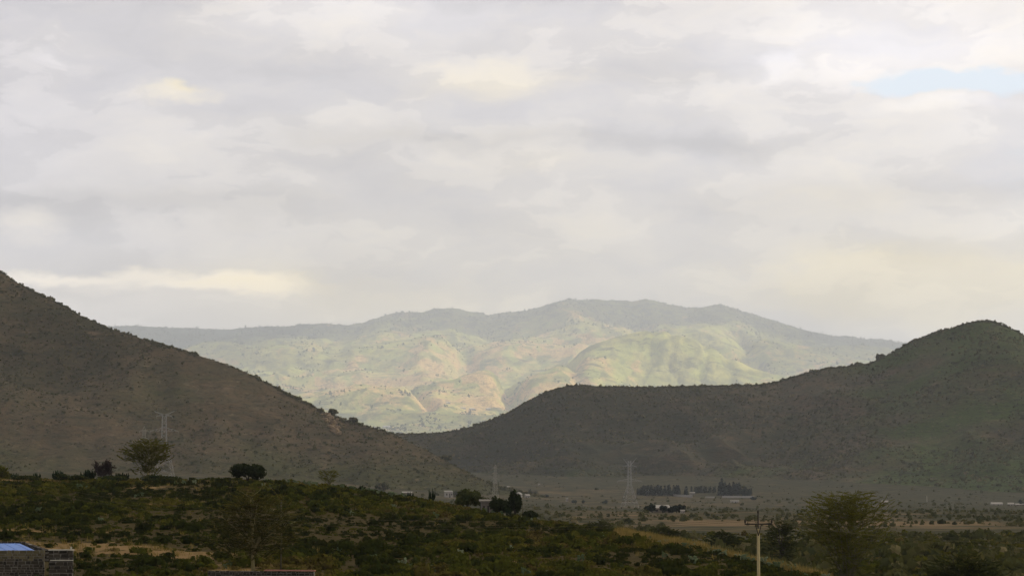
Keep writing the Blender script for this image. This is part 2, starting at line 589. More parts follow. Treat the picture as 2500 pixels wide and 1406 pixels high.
def left_z(x, y):
    yr = np.interp(x, LH_X, LH_D)
    zr = smooth_interp(x, LH_X, LH_Z, 5.0)
    zb = -45.0
    hgt = np.maximum(zr - zb, 0)
    wf = hgt * 2.1 + 60
    t = np.abs(yr - y) / wf
    t = np.sqrt(t * t + 0.0006) - 0.0245
    prof = np.where(t < 1, np.clip(1 - t, 0, 1) ** 1.30, -(t - 1) * 0.5)
    z = zb + hgt * prof
    k = sstep(t, 0.03, 0.25) * np.clip(hgt / 120, 0, 1)
    z = z + (ridged(x * 0.004, y * 0.0022, 3) - 0.35) * 32 * k + fbm(x * 0.02, y * 0.02, 41, 4) * 4 * k
    return z


RH_PX = np.array([300, 700, 900, 960, 1010, 1070, 1120, 1160, 1220, 1260, 1300, 1340, 1385, 1420, 1480, 1550, 1700, 1850, 1900, 1960, 2010, 2060, 2120, 2170, 2230, 2290, 2350, 2395, 2430, 2470, 2500, 2600, 2800, 3100, 3500])
RH_PY = np.array([1150, 1095, 1070, 1060, 1061, 1058, 1052, 1041, 1018, 998, 974, 956, 943, 942, 945, 947, 944, 941, 933, 914, 902, 896, 891, 865, 833, 811, 793, 785, 789, 805, 822, 872, 950, 1040, 1140])
RH_D = np.interp(RH_PX, [300, 1300, 1900, 2400, 3500], [4900, 4700, 4620, 4420, 4500])
RH_X = np.array([P(a, b, d).x for a, b, d in zip(RH_PX, RH_PY, RH_D)])
RH_Z = np.array([P(a, b, d).z for a, b, d in zip(RH_PX, RH_PY, RH_D)])


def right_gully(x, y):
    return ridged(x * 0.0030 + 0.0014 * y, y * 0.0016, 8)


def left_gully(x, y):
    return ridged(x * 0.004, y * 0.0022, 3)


def right_z(x, y):
    yr = np.interp(x, RH_X, RH_D)
    zr = smooth_interp(x, RH_X, RH_Z, 5.0)
    zb = -52.0
    hgt = np.maximum(zr - zb, 0)
    wf = hgt * 2.3 + 560
    t = np.abs(yr - y) / wf
    t = np.sqrt(t * t + 0.0004) - 0.02
    prof = np.where(t < 1, np.clip(1 - t, 0, 1) ** 2.0, -(t - 1) * 0.5)
    z = zb + hgt * prof
    k = sstep(t, 0.02, 0.18) * np.clip(hgt / 120, 0, 1) * (1 - sstep(t, 0.5, 0.9))
    z = z + (right_gully(x, y) - 0.3) * 64 * k + fbm(x * 0.018, y * 0.018, 51, 4) * 6 * k
    # terraced rock bands across the inner slope
    band = np.sin((z + 14 * fbm(x * 0.004, y * 0.004, 77, 3)) / 17.0)
    z = z + band * 2.2 * k * sstep(x, 60, 260) * (1 - sstep(x, 560, 760))
    return z


FM_PX = np.array([-900, -300, 100, 240, 330, 420, 500, 560, 640, 700, 760, 830, 880, 920, 960, 1020, 1060, 1110, 1150, 1200, 1250, 1300, 1340, 1385, 1440, 1500, 1545, 1575, 1610, 1680, 1720, 1760, 1790, 1830, 1900, 1960, 2030, 2100, 2150, 2200, 2260, 2400, 2700, 3200])
FM_PY = np.array([840, 800, 792, 795, 795, 801, 804, 806, 801, 797, 790, 791, 789, 776, 766, 762, 757, 755, 761, 768, 763, 753, 745, 732, 732, 733, 736, 728, 736, 751, 752, 745, 750, 768, 788, 803, 817, 827, 827, 838, 848, 875, 930, 1010])
FM_D = np.interp(FM_PX, [-900, 240, 1000, 1500, 2300, 3200], [12200, 12400, 12800, 13000, 12600, 12000])
FM_X = np.array([P(a, b, d).x for a, b, d in zip(FM_PX, FM_PY, FM_D)])
FM_PYI = FM_PY.astype(float)

BUMPS = [(1600, 856, 9500, 260, 480, 1.0), (1480, 890, 9350, 240, 420, .6), (1740, 872, 9450, 200, 430, .75), (905, 942, 8350, 300, 430, 1.0),
         (1175, 912, 8850, 140, 380, 1.0), (1385, 745, 12300, 150, 500, 1.0), (1440, 900, 9000, 200, 330, .8),
         (1000, 845, 10600, 240, 600, 1.0), (1760, 805, 11400, 260, 600, 1.0), (700, 865, 10500, 280, 500, 1.0), (1340, 922, 8600, 150, 280, 1.0),
         (520, 850, 11000, 300, 700, 1.0), (1980, 872, 10900, 260, 700, 1.0), (2150, 868, 11300, 240, 700, 1.0), (1250, 820, 11000, 200, 450, 1.0), (1550, 800, 11300, 220, 450, 1.0)]


FS = 2.2      # the mountain country stands 2.2 times farther out than its plan below


def far_z(x, y):
    return FS * far_z0(np.asarray(x, float) / FS, np.asarray(y, float) / FS)


def far_z0(x, y):
    pxr = 1250 + x / y * F
    dr = np.interp(x, FM_X, FM_D)
    pyr = np.interp(x, FM_X, FM_PYI) + fbm(x * 0.011, x * 0, 23, 4) * 5.5
    s = (y - 7000) / (dr - 7000)
    pyv = np.where(s < 1, 1066 + (pyr - 1066) * np.clip(s, -0.6, 1) ** 1, pyr)
    z = np.where(s < 1, (1140 - pyv) / F * y, (1140 - pyr) / F * dr - (y - dr) * 0.28)
    mid = sstep(s, 0.02, 0.25) * (1 - sstep(s, 0.86, 0.98))
    for (bx, by, D, rx, ry, kf) in BUMPS:
        cx = X(bx, D)
        d0 = float(np.interp(cx, FM_X, FM_D))
        p0 = float(np.interp(cx, FM_X, FM_PYI))
        base = 1066 + (p0 - 1066) * (D - 7000) / (d0 - 7000)
        h = max(base - by, 6) / F * D * kf
        q = ((x - cx) / rx) ** 2 + ((y - D) / ry) ** 2
        z = z + h * np.exp(-q * 1.1) * np.where(D > 12000, (1 - sstep(s, 0.93, 0.99)), 1)
    z = z + (ridged(x * 0.0016 + 0.3 * fbm(x * 0.0008, y * 0.0008, 2), y * 0.0007, 12) - 0.45) * 46 * mid
    z = z + fbm(x * 0.004, y * 0.003, 61, 6, 0.52) * 34 * mid + fbm(x * 0.0013, y * 0.0036, 63, 4) * 46 * mid
    for (bx, D, rx, ry, dp) in [(1640, 10350, 420, 420, 95), (1000, 9500, 330, 330, 45), (1300, 9700, 200, 330, 60), (1900, 9900, 260, 420, 60)]:
        z = z - dp * np.exp(-(((x - X(bx, D)) / rx) ** 2 + ((y - D) / ry) ** 2))
    # ravine right of the small lit knoll, and gullies down the middle hill
    for (a, D0, b, D1, wd, dp) in [(1245, 8300, 1225, 9300, 36, 80), (1420, 8500, 1390, 9300, 26, 30), (1655, 8950, 1640, 9420, 13, 17), (1720, 8950, 1712, 9420, 13, 15),
                                   (1560, 8900, 1600, 9400, 14, 12), (1800, 9000, 1770, 9450, 16, 14), (1050, 8000, 990, 8800, 30, 45), (1160, 9600, 1130, 10900, 50, 60),
                                   (1560, 10600, 1570, 11900, 50, 60), (1870, 10000, 1800, 11600, 50, 70)]:
        tt = np.clip((y - D0) / (D1 - D0), 0, 1)
        xc = X(a, D0) + (X(b, D1) - X(a, D0)) * tt + fbm(y * 0.006, y * 0 + a, 33, 3) * 30
        win = sstep(y, D0 - 150, D0 + 100) * (1 - sstep(y, D1 - 100, D1 + 200))
        z = z - dp * np.exp(-((x - xc) / wd) ** 2) * win
    return z


def near_bare(x, y, z=None):
    b = np.zeros_like(x)
    for (px, D, rx, ry, k) in [(60, 262, 9, 5, 1.0), (200, 258, 10, 4, 1.0), (340, 252, 8, 5, 1.0), (470, 248, 7, 6, 1.0), (150, 285, 12, 4, .6), (575, 226, 2.5, 8, .9),
                               (680, 220, 5, 5, 1.0), (760, 222, 4, 4, .9), (1150, 217, 2.2, 7, 1.2), (620, 236, 3, 4, .8), (1660, 262, 5, 3, .5), (355, 395, 3, 4, .8),
                               (60, 428, 14, 9, .8), (320, 428, 7, 5, .7), (1480, 214, 4, 3, .6), (1260, 300, 3, 5, .5), (1540, 300, 3, 10, .8), (900, 215, 3, 3, .5), (2250, 215, 6, 5, .6), (350, 345, 4, 3, .7)]:
        q = ((x - X(px, D)) / rx) ** 2 + ((y - D) / ry) ** 2
        b = np.maximum(b, k * np.exp(-q * 0.7))
    return b + np.clip(fbm(x * 0.04, y * 0.02, 91, 4) * 0.7 - 0.12, -0.25, 0.16)


def ground_bare(x, y, z=None):
    b = np.full_like(x, 0.18)
    px = 1250 + x / np.maximum(y, 50) * F
    b += 0.30 * sstep(y, 640, 760) * (1 - sstep(y, 1450, 1750)) * sstep(px, 1200, 1500)
    b += 0.34 * sstep(y, 780, 830) * (1 - sstep(y, 930, 990)) * sstep(px, 1620, 1700) * (1 - sstep(px, 2350, 2500))
    b -= 0.45 * (1 - sstep(y, 560, 680))
    b -= 0.35 * sstep(px, 2150, 2400) * sstep(y, 850, 1050)
    b -= 0.25 * sstep(y, 1350, 1500) * (1 - sstep(y, 1750, 1950))
    b += 0.22 * sstep(y, 2200, 2500) * (1 - sstep(y, 3300, 3800)) * (1 - sstep(x, 150, 500))
    return b


M_ground = make_ground_mat()
M_near = make_near_mat()
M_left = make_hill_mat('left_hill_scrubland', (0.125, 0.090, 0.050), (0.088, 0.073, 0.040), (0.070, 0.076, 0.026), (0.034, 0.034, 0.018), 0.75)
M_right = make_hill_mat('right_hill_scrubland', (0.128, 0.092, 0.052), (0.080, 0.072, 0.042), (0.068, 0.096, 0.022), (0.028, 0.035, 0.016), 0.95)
M_far = make_far_mat()


def axis(segs):
    out = []
    for a, b, st in segs:
        out.append(np.arange(a, b, st, dtype=float))
    out.append(np.array([float(segs[-1][1])]))
    return np.concatenate(out)


gx = axis([(-60000, -8000, 4000), (-8000, -1500, 500), (-1500, -500, 50), (-500, -150, 20), (-150, 250, 7), (250, 700, 18), (700, 1500, 50), (1500, 8000, 500), (8000, 60000, 4000)])
gy = axis([(-3000, 0, 500), (0, 240, 40), (240, 700, 7), (700, 1600, 14), (1600, 4200, 35), (4200, 8000, 400), (8000, 60000, 4000)])
obj('ground', grid_mesh('ground', gx, gy, ground_z, M_ground, {'bare': ground_bare}), kind='structure')
obj('near_hillside', grid_mesh('near_hillside', axis([(-130, -100, 5), (-100, 60, 0.72), (60, 90, 5)]), axis([(40, 180, 6), (180, 450, 1.05), (450, 640, 6)]), near_z, M_near, {'bare': near_bare}), kind='structure')
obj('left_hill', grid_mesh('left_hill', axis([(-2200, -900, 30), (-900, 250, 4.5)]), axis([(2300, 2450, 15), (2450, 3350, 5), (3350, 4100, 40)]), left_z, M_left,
    {'gully_bush_shade': lambda x, y, z: 0.75 - left_gully(x, y), 'green': lambda x, y, z: 0.15 + 0.55 * (1 - sstep(z, -20, 45)) + 0.25 * sstep(z, 110, 190)}), kind='structure')
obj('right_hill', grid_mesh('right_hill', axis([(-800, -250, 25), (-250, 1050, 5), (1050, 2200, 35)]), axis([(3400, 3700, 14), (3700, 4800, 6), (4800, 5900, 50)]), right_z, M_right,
    {'gully_bush_shade': lambda x, y, z: 0.75 - right_gully(x, y), 'green': lambda x, y, z: 0.05 + 0.55 * sstep(x, 300, 720) + 0.35 * (1 - sstep(z, -30, 30))}), kind='structure')


def far_soil(x, y, z):
    x, y = x / FS, y / FS
    b = np.full_like(x, 0.12)
    for (px, D, rx, ry, k) in [(1150, 8250, 260, 260, .75), (850, 9500, 380, 380, .8), (1400, 10800, 420, 500, .6), (1180, 8600, 240, 260, .45), (930, 8500, 200, 250, .35), (1420, 9000, 160, 130, .6),
                               (1750, 10400, 350, 400, .35), (1100, 10300, 350, 300, .5), (1600, 9350, 380, 330, -.45), (600, 9200, 300, 250, -.5)]:
        b = b + k * np.exp(-(((x - X(px, D)) / rx) ** 2 + ((y - D) / ry) ** 2))
    return b


def far_forest(x, y, z):
    x, y = x / FS, y / FS
    dr = np.interp(x, FM_X, FM_D)
    s = (y - 7000) / (dr - 7000)
    px = 1250 + x / y * F
    f = 0.05 + 0.5 * sstep(s, 0.66 + 0.1 * fbm(x * 0.0009, y * 0.0009, 4, 3), 0.9) + 0.3 * sstep(900 - px, 0, 400) * sstep(s, 0.4, 0.6) + 0.3 * sstep(px, 1850, 2100)
    f = f + 0.45 * np.exp(-(((x - X(1640, 10350)) / 420) ** 2 + ((y - 10350) / 380) ** 2)) - 0.3 * np.exp(-(((x - X(1600, 9350)) / 420) ** 2 + ((y - 9350) / 380) ** 2))
    return f + 0.25 * (1 - sstep(s, 0.02, 0.16))


obj('far_mountain', grid_mesh('far_mountain', axis([(-5200 * FS, -2300 * FS, 90 * FS), (-2300 * FS, 2300 * FS, 12.5 * FS), (2300 * FS, 5600 * FS, 90 * FS)]), axis([(5200 * FS, 6800 * FS, 160 * FS), (6800 * FS, 13100 * FS, 20 * FS), (13100 * FS, 15500 * FS, 160 * FS)]), far_z, M_far,
    {'soil': far_soil, 'forest': far_forest}), kind='structure')


def surf(x, y):
    """top of the ground at x, y"""
    x = np.asarray(x, float)
    y = np.asarray(y, float)
    z = ground_z(x, y)
    z = np.where((y < 640) & (x > -130) & (x < 90), np.maximum(z, near_z(x, y)), z)
    z = np.where((y > 2300) & (y < 4100) & (x < 250), np.maximum(z, left_z(x, y)), z)
    z = np.where((y > 3400) & (y < 5900), np.maximum(z, right_z(x, y)), z)
    return z


def S(px, D):
    x = X(px, D)
    return Vector((x, D, float(surf(x, D))))


# ------------------------------------------------------------------ cloud bank overhead, out of the frame, that shades the near land
def make_cloud(name, x0, x1, y0, y1, zb, seed, label, edge=900, thin=0.50, cell=220):
    m, t, out = make_mat('cloud_vapour_' + str(seed))
    d = t.new('ShaderNodeBsdfDiffuse')
    t.put(d.inputs[0], (0.8, 0.8, 0.82))
    tr = t.new('ShaderNodeBsdfTransparent')
    mx = t.new('ShaderNodeMixShader')
    mx.inputs[0].default_value = thin
    t.l.new(d.outputs[0], mx.inputs[1])
    t.l.new(tr.outputs[0], mx.inputs[2])
    t.l.new(mx.outputs[0], out.inputs[0])
    xs, ys = np.arange(x0, x1 + 1, cell, dtype=float), np.arange(y0, y1 + 1, cell, dtype=float)
    gx, gy = np.meshgrid(xs, ys)
    din = np.minimum(np.minimum(gx - x0, x1 - gx), np.minimum(gy - y0, y1 - gy))
    body = din / edge + fbm(gx / 1400, gy / 1400, seed, 4) * 1.1 - 0.35
    keep = body > 0
    h = np.sqrt(np.clip(body, 0, 1.5))
    top = zb + 60 + h * 700 + fbm(gx / 600, gy / 600, seed + 5, 4) * 200 * h
    bot = zb - h * 60 + fbm(gx / 500, gy / 500, seed + 9, 4) * 50 * h
    n = gx.size
    nx = len(xs)
    v = np.concatenate([np.stack([gx.ravel(), gy.ravel(), top.ravel()], 1), np.stack([gx.ravel(), gy.ravel(), bot.ravel()], 1)])
    kq = keep[:-1, :-1] & keep[1:, :-1] & keep[:-1, 1:] & keep[1:, 1:]
    jj, ii = np.nonzero(kq)
    i = jj * nx + ii
    f = np.concatenate([np.stack([i, i + 1, i + nx + 1, i + nx], 1), np.stack([i, i + nx, i + nx + 1, i + 1], 1) + n])
    sides = []
    ks = np.zeros((kq.shape[0] + 2, kq.shape[1] + 2), bool)
    ks[1:-1, 1:-1] = kq
    for a, b in zip(jj, ii):
        q = a * nx + b
        if not ks[a, b + 1]:
            sides.append((q, q + n, q + n + 1, q + 1))
        if not ks[a + 2, b + 1]:
            sides.append((q + nx, q + nx + 1, q + n + nx + 1, q + n + nx))
        if not ks[a + 1, b]:
            sides.append((q, q + nx, q + nx + n, q + n))
        if not ks[a + 1, b + 2]:
            sides.append((q + 1, q + 1 + n, q + 1 + nx + n, q + 1 + nx))
    f = np.concatenate([f, np.array(sides, dtype=int)])
    return obj(name, mesh_np(name, v, f, m, smooth=True), kind='structure')


CZ = 3000.0
off = CZ / math.tan(R(SUN_EL))
OX, OY = off * math.sin(R(SUN_AZ)), off * math.cos(R(SUN_AZ))
make_cloud('cloud', -7000, 9500, -7000, 6300 + OY, CZ, 4, '')
# smaller cloud further right: shades the valley mouth behind the saddle
sx_, sy_ = math.sin(R(SUN_AZ)) / math.tan(R(SUN_EL)), math.cos(R(SUN_AZ)) / math.tan(R(SUN_EL))
make_cloud('cloud', 4400 * sx_ - 4000, 4400 * sx_ + 1500, 14600 + 4400 * sy_, 17500 + 4400 * sy_, 4700, 14, '', edge=600, thin=0.55, cell=160)
# clouds beyond: shade the upper left flank and the crest of the mountain
make_cloud('cloud', -7800 + 5500 * sx_, -1100 + 5500 * sx_, 22300 + 5500 * sy_, 29200 + 5500 * sy_, 7000, 24, '', edge=900, thin=0.5, cell=240)
make_cloud('cloud', -2000 + 5500 * sx_, 7200 + 5500 * sx_, 26000 + 5500 * sy_, 30000 + 5500 * sy_, 7000, 27, '', edge=800, thin=0.5, cell=240)

make_cloud('cloud', -4200 + 5700 * sx_, -900 + 5700 * sx_, 19500 + 5700 * sy_, 21600 + 5700 * sy_, 6300, 33, '', edge=700, thin=0.62, cell=200)
make_cloud('cloud', 1700 + 5700 * sx_, 5200 + 5700 * sx_, 21500 + 5700 * sy_, 25200 + 5700 * sy_, 6300, 38, '', edge=700, thin=0.6, cell=200)

# ------------------------------------------------------------------ haze
hz, t, out = make_mat('haze_air')
pv = t.new('ShaderNodeVolumePrincipled')
pv.inputs['Color'].default_value = (0.86, 0.925, 1.0, 1)
pv.inputs['Density'].default_value = 4.5e-5
pv.inputs['Anisotropy'].default_value = 0.15
pv.inputs['Density Attribute'].default_value = ''
t.l.new(pv.outputs[0], out.inputs['Volume'])
hz.cycles.homogeneous_volume = True
hv = np.array([(x, y, z) for x in (-64000, 64000) for y in (-4000, 64000) for z in (-2400, 1960)], float)
hf = np.array([(0, 1, 3, 2), (4, 6, 7, 5), (0, 4, 5, 1), (2, 3, 7, 6), (0, 2, 6, 4), (1, 5, 7, 3)])
obj('haze', mesh_np('haze', hv, hf, hz), kind='stuff')

#@@OBJECTS@@
# ------------------------------------------------------------------ small mesh builders
class MB:
    def __init__(self):
        self.v, self.f = [], []

    def add(self, vs, fs):
        o = len(self.v)
        self.v += [tuple(p) for p in vs]
        self.f += [tuple(i + o for i in q) for q in fs]

    def bar(self, p, q, r, r2=None, n=4):
        p, q = Vector(p), Vector(q)
        r2 = r if r2 is None else r2
        d = (q - p)
        if d.length < 1e-6:
            return
        d.normalize()
        a = d.cross(Vector((0, 0, 1)) if abs(d.z) < 0.9 else Vector((1, 0, 0))).normalized()
        b = d.cross(a)
        vs = []
        for c, rr in ((p, r), (q, r2)):
            for k in range(n):
                an = 2 * math.pi * (k + 0.5) / n
                vs.append(c + (a * math.cos(an) + b * math.sin(an)) * rr)
        fs = [(k, (k + 1) % n, n + (k + 1) % n, n + k) for k in range(n)]
        fs += [tuple(range(n))[::-1], tuple(range(n, 2 * n))]
        self.add(vs, fs)

    def tube(self, pts, rads, n=5):
        pts = [Vector(p) for p in pts]
        vs, fs = [], []
        for i, p in enumerate(pts):
            d = (pts[min(i + 1, len(pts) - 1)] - pts[max(i - 1, 0)]).normalized()
            a = d.cross(Vector((0.3, 0.9, 0.1))).normalized()
            b = d.cross(a)
            for k in range(n):
                an = 2 * math.pi * k / n
                vs.append(p + (a * math.cos(an) + b * math.sin(an)) * rads[i])
        for i in range(len(pts) - 1):
            for k in range(n):
                fs.append((i * n + k, i * n + (k + 1) % n, (i + 1) * n + (k + 1) % n, (i + 1) * n + k))
        fs.append(tuple(range(n))[::-1])
        fs.append(tuple(range((len(pts) - 1) * n, len(pts) * n)))
        self.add(vs, fs)

    def box(self, c, s, rz=0.0, taper=1.0):
        c = Vector(c)
        x, y, z = s[0] / 2, s[1] / 2, s[2] / 2
        ca, sa = math.cos(rz), math.sin(rz)
        vs = []
        for dz in (-z, z):
            k = taper if dz > 0 else 1
            for dx, dy in ((-x, -y), (x, -y), (x, y), (-x, y)):
                vs.append(c + Vector((dx * k * ca - dy * k * sa, dx * k * sa + dy * k * ca, dz)))
        self.add(vs, [(0, 3, 2, 1), (4, 5, 6, 7), (0, 1, 5, 4), (1, 2, 6, 5), (2, 3, 7, 6), (3, 0, 4, 7)])

    def mesh(self, name, mat, smooth=False):
        me = bpy.data.meshes.new(name)
        me.from_pydata(self.v, [], self.f)
        me.update()
        if mat:
            me.materials.append(mat)
        if smooth:
            for p in me.polygons:
                p.use_smooth = True
        return me


def thing(name, label, cat, loc, rz=0.0, group=None):
    return obj(name, None, None, loc, (0, 0, rz), label, cat, group)


def quads(c, u, v):
    """leaf quads around centres c with half-axes u, v: (N,3) each"""
    V = np.stack([c - u - v, c + u - v, c + u + v, c - u + v], 1).reshape(-1, 3)
    n = len(c)
    Fq = (np.arange(n)[:, None] * 4 + np.arange(4)[None])
    return V, Fq


def unit(a):
    return a / np.maximum(np.linalg.norm(a, axis=-1, keepdims=True), 1e-9)


def rand_dirs(rng, n):
    return unit(rng.normal(size=(n, 3)))


# ------------------------------------------------------------------ bush prototypes (unit size: radius about 1, height about 1)
def bush_proto(seed, leaves=44, flat=0.75, leaf=0.26, core=True, upright=0.0):
    rng = np.random.default_rng(seed)
    lob = rng.uniform(-0.45, 0.45, size=(4, 3)) * np.array([1, 1, 0.3]) + np.array([0, 0, 0.35])
    d = rand_dirs(rng, leaves)
    d[:, 2] = np.abs(d[:, 2]) * 0.9 - 0.1
    c = lob[rng.integers(0, 4, leaves)] + d * rng.uniform(0.35, 0.68, (leaves, 1))
    c[:, 2] = np.clip(c[:, 2] * flat, 0.03, None)
    nrm = unit(d + rand_dirs(rng, leaves) * 0.55)
    u = unit(np.cross(nrm, rand_dirs(rng, leaves)))
    v = np.cross(nrm, u)
    if upright:
        u = unit(u * (1 - upright) + np.array([0, 0, 1.0]) * upright)
    s = rng.uniform(0.6, 1.25, (leaves, 1)) * leaf
    V, Fq = quads(c, u * s, v * s * 0.62)
    if core:
        k = 5
        ring = []
        for zz, rr in ((0.0, 0.50), (0.25, 0.52), (0.45, 0.30)):
            for i in range(k):
                a = 2 * math.pi * i / k
                r = rr * rng.uniform(0.8, 1.2)
                ring.append((math.cos(a) * r, math.sin(a) * r, zz * flat * 1.25 - 0.05))
        ring.append((0, 0, 0.58 * flat))
        o = len(V)
        fs = [(o + j * k + i, o + j * k + (i + 1) % k, o + (j + 1) * k + (i + 1) % k, o + (j + 1) * k + i) for j in range(2) for i in range(k)]
        tri = [(o + 2 * k + i, o + 2 * k + (i + 1) % k, o + 3 * k) for i in range(k)]
        V = np.concatenate([V, np.array(ring)])
        return V, [np.concatenate([Fq, np.array(fs)]), np.array(tri)]
    return V, [Fq]


def scatter(protos, pos, size, rng, hscale=None, tone=None):
    """one mesh out of many copies of the prototypes; returns verts, faces, tone"""
    n = len(pos)
    which = rng.integers(0, len(protos), n)
    rz = rng.uniform(0, 2 * math.pi, n)
    hs = rng.uniform(0.75, 1.25, n) if hscale is None else hscale
    tone = rng.uniform(0, 1, n) if tone is None else tone
    VV, FQ, FT, TT = [], [], [], []
    base = 0
    for k, (pv_, pf) in enumerate(protos):
        idx = np.nonzero(which == k)[0]
        if not len(idx):
            continue
        c, s = np.cos(rz[idx])[:, None], np.sin(rz[idx])[:, None]
        x = (pv_[None, :, 0] * c - pv_[None, :, 1] * s) * size[idx][:, None] + pos[idx, 0][:, None]
        y = (pv_[None, :, 0] * s + pv_[None, :, 1] * c) * size[idx][:, None] + pos[idx, 1][:, None]
        z = pv_[None, :, 2] * (size[idx] * hs[idx])[:, None] + pos[idx, 2][:, None]
        VV.append(np.stack([x, y, z], 2).reshape(-1, 3))
        m = len(pv_)
        o = base + np.arange(len(idx)) * m
        for fa in pf:
            q = (o[:, None, None] + fa[None]).reshape(-1, fa.shape[1])
            (FQ if fa.shape[1] == 4 else FT).append(q)
        TT.append(np.repeat(tone[idx], m))
        base += len(idx) * m
    fl = []
    if FQ:
        fl.append(np.concatenate(FQ))
    if FT:
        fl.append(np.concatenate(FT))
    return np.concatenate(VV), fl, np.concatenate(TT)


BUSH = [bush_proto(100 + i, leaves=25, flat=[0.62, 0.8, 0.7, 0.95, 0.55, 0.75][i], leaf=0.2) for i in range(6)]
BLOB = [bush_proto(200 + i, leaves=7, flat=0.9, leaf=0.36) for i in range(4)]
BLOB_S = [bush_proto(230 + i, leaves=5, flat=0.9, leaf=0.55, core=False) for i in range(8)]


# ------------------------------------------------------------------ trees
def grow_tree(seed, W, H, trunk=0.25, limbs=5, spread=(22, 58), sub=5, twig=5, leaves=5000, leaf=(0.16, 0.035), up=0.25, flat_top=0.0, lean=0.0,
              trunk_r=0.16, droop=0.0, stems=1, fill=0.5):
    """returns (branch MB, leaf verts, leaf faces); crown W wide, tree H tall"""
    rng = np.random.default_rng(seed)
    br = []          # (pts, r0, r1, level)
    tips = []

    def path(p, d, L, n, bend, wob):
        pts = [p]
        for i in range(n):
            d = unit(d + np.array([0, 0, bend / n]) + rng.normal(size=3) * wob)
            p = p + d * (L / n)
            pts.append(p)
        return pts, d

    for st in range(stems):
        p0 = np.array([rng.normal() * 0.15, rng.normal() * 0.15, 0.0]) * (stems > 1)
        d0 = unit(np.array([lean + rng.normal() * 0.12 * (1 + (stems > 1) * 2), rng.normal() * 0.12, 1.0]))
        tp, dl = path(p0, d0, trunk * H, 4, 0.1, 0.06)
        br.append((tp, trunk_r, trunk_r * 0.75, 0))
        nl = max(2, limbs // stems)
        a0 = rng.uniform(0, 6.28)
        for i in range(nl):
            a = a0 + 2 * math.pi * (i + rng.uniform(-0.3, 0.3)) / nl
            th = R(rng.uniform(*spread))
            d = np.array([math.cos(a) * math.sin(th), math.sin(a) * math.sin(th), math.cos(th)])
            L = H * (1 - trunk) * rng.uniform(0.75, 1.05) / max(math.cos(th), 0.55)
            start = tp[-1] if i % 2 == 0 else tp[-2] * 0.4 + tp[-1] * 0.6
            lp, ld = path(start, d, L, 6, up * 0.5, 0.10)
            br.append((lp, trunk_r * 0.55, trunk_r * 0.16, 1))
            for j in range(sub):
                q = rng.uniform(0.28, 1.0)
                ii = min(int(q * 6), 5)
                s = lp[ii] + (lp[ii + 1] - lp[ii]) * (q * 6 - ii if ii < 5 else 0.5)
                dd = unit(ld * 0.55 + rand_dirs(rng, 1)[0] * 0.75 + np.array([math.cos(a), math.sin(a), 0]) * 0.25 + np.array([0, 0, up - droop * (1 - q)]))
                L2 = L * rng.uniform(0.32, 0.55)
                sp, sdv = path(s, dd, L2, 4, up * 0.6, 0.14)
                br.append((sp, trunk_r * 0.2, trunk_r * 0.06, 2))
                for k in range(twig):
                    q2 = rng.uniform(0.2, 1.0)
                    i2 = min(int(q2 * 4), 3)
                    s2 = sp[i2] + (sp[i2 + 1] - sp[i2]) * 0.5
                    d2 = unit(sdv * 0.7 + rand_dirs(rng, 1)[0] * 0.8 + np.array([0, 0, up * 0.8 - droop * 0.5]))
                    tpz, _ = path(s2, d2, L2 * rng.uniform(0.35, 0.75), 3, up * 0.4, 0.12)
                    br.append((tpz, trunk_r * 0.075, trunk_r * 0.03, 3))
                    tips.append(tpz)
    allp = np.concatenate([np.array(b[0]) for b in br])
    if flat_top:
        zt = np.quantile(allp[:, 2], 0.96)

        def fx(p):
            p = p.copy()
            k = p[:, 2] > zt * flat_top
            p[k, 2] = zt * flat_top + (p[k, 2] - zt * flat_top) * 0.35
            return p
    else:
        def fx(p):
            return p
    allp = fx(allp)
    cx = (allp[:, 0].max() + allp[:, 0].min()) / 2 * 0.6
    sx = W / (allp[:, 0].max() - allp[:, 0].min())
    sy = W / max(allp[:, 1].max() - allp[:, 1].min(), 0.1)
    sz = H / allp[:, 2].max()
    scl = np.array([sx, sy, sz])
    mb = MB()
    for pts, r0, r1, lv in br:
        pp = fx(np.array(pts)) * scl
        n = len(pp)
        mb.tube(pp, [r0 + (r1 - r0) * i / (n - 1) for i in range(n)], n=(7, 5, 4, 3)[lv])
    # leaf sprays along the twigs
    per = max(1, leaves // len(tips))
    C, U = [], []
    for tpz in tips:
        pp = fx(np.array(tpz)) * scl
        tt = rng.uniform(0, 1.08, per) * (len(pp) - 1)
        ii = np.clip(tt.astype(int), 0, len(pp) - 2)
        c = pp[ii] + (pp[ii + 1] - pp[ii]) * (tt - ii)[:, None]
        c = c + rng.normal(size=c.shape) * leaf[0] * fill
        d = unit((pp[ii + 1] - pp[ii]) + rng.normal(size=c.shape) * 0.28 * np.linalg.norm(pp[1] - pp[0]))
        C.append(c)
        U.append(d)
    C, U = np.concatenate(C), np.concatenate(U)
    nr = unit(np.cross(U, rand_dirs(rng, len(U))))
    sc_ = rng.uniform(0.6, 1.3, (len(U), 1))
    V, Fq = quads(C, U * leaf[0] * sc_, nr * leaf[1] * sc_)
    tone = np.repeat(np.clip(rng.normal(0.45, 0.22, len(U)), 0, 1), 4)
    return mb, V, Fq, tone


